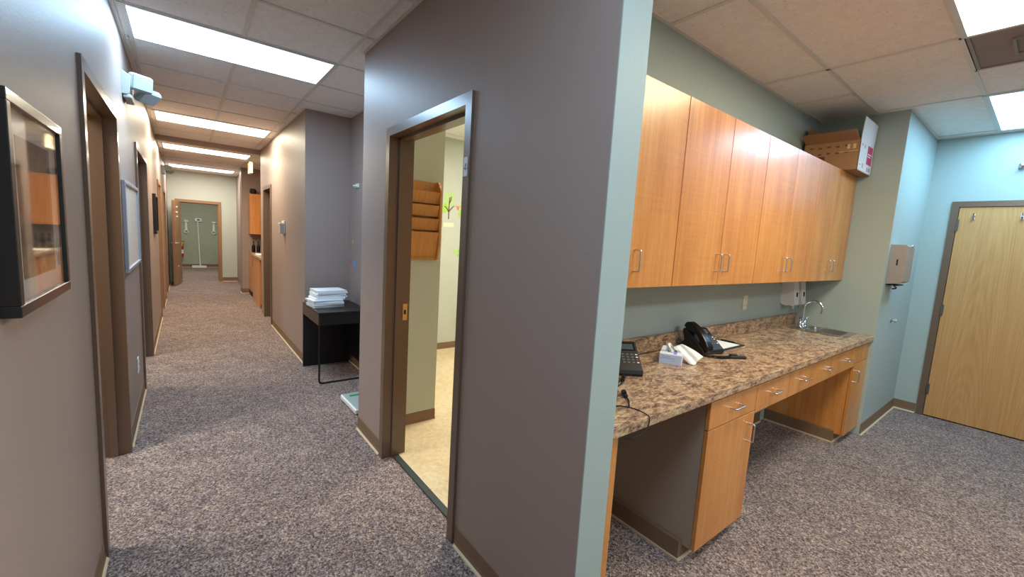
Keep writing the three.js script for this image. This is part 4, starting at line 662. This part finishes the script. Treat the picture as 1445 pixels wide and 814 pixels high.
// ---------------------------------------------------------------- kitchen nook
{
  const t = thing('base_cabinet', 'wooden base cabinet end with pale counter in the far nook', 'cabinet', [1.045, 0, -9.75]);
  part('end_board', bx(0, 0.02, 0, 0.90, 0, 1.0, 0.4, 0), M.maple, t); part('body', bx(0.021, 1.3, 0.08, 0.90, 0.05, 1.38), M.maple, t); const c = part('counter', rb(-0.02, 1.32, 0.90, 0.94, -0.03, 1.39, 0.004), M.laminate, t); part('papers', bx(0.02, 0.24, 0.9405, 0.955, 0.2, 0.6), M.paper, c);
  const w2 = thing('wall_cabinet', 'maple wall cabinet in the far nook beyond the exit sign', 'cabinet', [1.085, 1.31, -10.77]); part('body', bx(0, 1.4, 0, 0.84, 0.002, 0.30), M.maple, w2); for (const k of [0, 1, 2]) { const d = part('door', rb(k * 0.466 + 0.002, k * 0.466 + 0.464, 0, 0.84, 0.301, 0.32, 0.002, rnd(), rnd()), M.maple, w2); part('handle', PULL, M.nickel, d).position.set(k * 0.466 + 0.42, 0.12, 0.32); }
  const b2 = thing('base_cabinet', 'base cabinet with black upper panel at the back of the far nook', 'cabinet', [1.085, 0, -10.77]); part('body', bx(0, 1.4, 0.1, 0.89, 0.002, 0.58), M.maple, b2); part('plinth', bx(0, 1.4, 0, 0.099, 0.002, 0.53), M.dark, b2); part('door', rb(0.002, 0.598, 0.11, 0.64, 0.581, 0.60, 0.002), M.maple, b2); part('black_panel', rb(0.002, 0.598, 0.65, 0.885, 0.581, 0.605, 0.003), M.blackGloss, b2); part('counter', rb(-0.002, 1.42, 0.891, 0.93, 0.002, 0.61, 0.004), M.laminate, b2);
  for (let k = 0; k < 4; k++) { const bt = thing('bottle', 'dark bottle standing on the counter at the back of the nook', 'bottle', [1.13 + k * 0.085, 0.9305, -10.35 + (k % 2) * 0.03], 0, 'dark bottles on the nook counter'); part('glass_body', lathe([[0, 0], [0.033, 0], [0.034, 0.005], [0.034, 0.13], [0.013, 0.17], [0.012, 0.215], [0, 0.215]], 16), M.blackGloss, bt); part('cap', cyl(0.0135, 0.0135, 0.02, 14).translate(0, 0.224, 0), M.blackPlastic, bt); }
  const pot = thing('pot', 'small dark pot on top of the nook wall cabinet', 'pot', [1.16, 2.1505, -10.6]); part('bowl', lathe([[0, 0], [0.04, 0], [0.065, 0.04], [0.06, 0.09], [0.045, 0.11], [0.04, 0.1], [0, 0.03]], 18), M.dark, pot); part('rim', new THREE.TorusGeometry(0.046, 0.004, 6, 20).rotateX(Math.PI / 2).translate(0, 0.11, 0), M.blackPlastic, pot);
}
{ // exit sign
  const t = thing('exit_sign', 'lit exit sign with red letters hanging by the nook', 'exit sign', [0.995, 2.46, -9.45], -Math.PI / 2);
  part('housing', rb(-0.15, 0.15, 0, 0.2, -0.024, 0.024, 0.004), std({ color: S(236, 226, 190), roughness: 0.4, emissive: new THREE.Color(1.0, 0.86, 0.5), emissiveIntensity: 0.12 }), t);
  const em = std({ map: canvasTex(384, 256, (c, W, Hh) => { c.fillStyle = '#f0dcb0'; c.fillRect(0, 0, W, Hh); c.fillStyle = '#c02018'; c.font = 'bold 150px sans-serif'; c.textAlign = 'center'; c.textBaseline = 'middle'; c.fillText('EXIT', W / 2, Hh / 2 + 6); }), roughness: 0.5 }); em.emissive = new THREE.Color(1, 1, 1); em.emissiveMap = em.map; em.emissiveIntensity = 0.5;
  for (const s of [0, 1]) { const f = part('sign_face', new THREE.BoxGeometry(0.288, 0.188, 0.002), em, t); f.position.set(0, 0.1, s ? -0.025 : 0.025); f.rotation.y = s ? Math.PI : 0; }
  part('stem', rb(-0.04, 0.04, 0.2, 0.232, -0.02, 0.02, 0.004), M.plasticWhite, t);
}
// ---------------------------------------------------------------- far room
{
  const t = thing('height_scale', 'white standing scale with thin column against the far wall', 'scale', [0.335, 0, -17.0]);
  part('platform', rb(-0.19, 0.19, 0.005, 0.07, -0.15, 0.15, 0.01), M.plasticWhite, t); part('column', tube([[0.03, 0.06, -0.12], [0.01, 0.7, -0.15], [-0.01, 1.50, -0.18]], 0.016, 20, 10), M.plasticWhite, t); const h = part('display_head', rb(-0.08, 0.10, 1.49, 1.60, -0.197, -0.15, 0.01), M.plasticWhite, t); part('screen', rb(-0.03, 0.05, 1.525, 1.57, -0.151, -0.146, 0.002), M.screen, h);
}
for (const [x, label] of [[0.025, 'white wall handset holder left of the standing scale'], [0.75, 'white wall handset holder right of the standing scale']]) {
  const t = thing('handset_holder', label, 'holder', [x, 1.12, -17.2], 0, 'white holders on the far wall');
  part('back_plate', rb(-0.03, 0.03, 0.06, 0.36, 0.001, 0.03, 0.008), M.plasticWhite, t); part('cradle', rb(-0.055, 0.055, 0.34, 0.40, 0.001, 0.06, 0.012), M.plasticWhite, t); part('hook', new THREE.TorusGeometry(0.05, 0.014, 8, 22).translate(0, 0.04, 0.03), M.plasticWhite, t);
}
{
  const t = thing('fire_extinguisher', 'red fire extinguisher with yellow tag on the far wall', 'fire extinguisher', [-0.13, 0.36, -17.1]);
  part('cylinder', lathe([[0, 0], [0.07, 0], [0.075, 0.01], [0.075, 0.34], [0.055, 0.39], [0.025, 0.41], [0.022, 0.43], [0, 0.43]], 22), M.red, t); part('valve', merge([cyl(0.02, 0.02, 0.05, 12).translate(0, 0.45, 0), rb(-0.02, 0.11, 0.475, 0.49, -0.012, 0.012, 0.004), rb(-0.02, 0.10, 0.45, 0.462, -0.012, 0.012, 0.004)]), M.blackPlastic, t); part('tag', rb(-0.06, 0.05, 0.33, 0.47, 0.075, 0.079, 0.001), M.yellow, t); part('label_band', lathe([[0.0755, 0.1], [0.0762, 0.1], [0.0762, 0.22], [0.0755, 0.22]], 22), M.paper, t); part('hose', tube([[-0.02, 0.45, 0.02], [-0.09, 0.40, 0.03], [-0.095, 0.2, 0.02], [-0.08, 0.08, 0.02]], 0.01, 20, 8), M.rubber, t); part('bracket', bx(-0.03, 0.03, 0.1, 0.35, -0.1, -0.075), M.dark, t);
}
renderer.render(scene, camera);
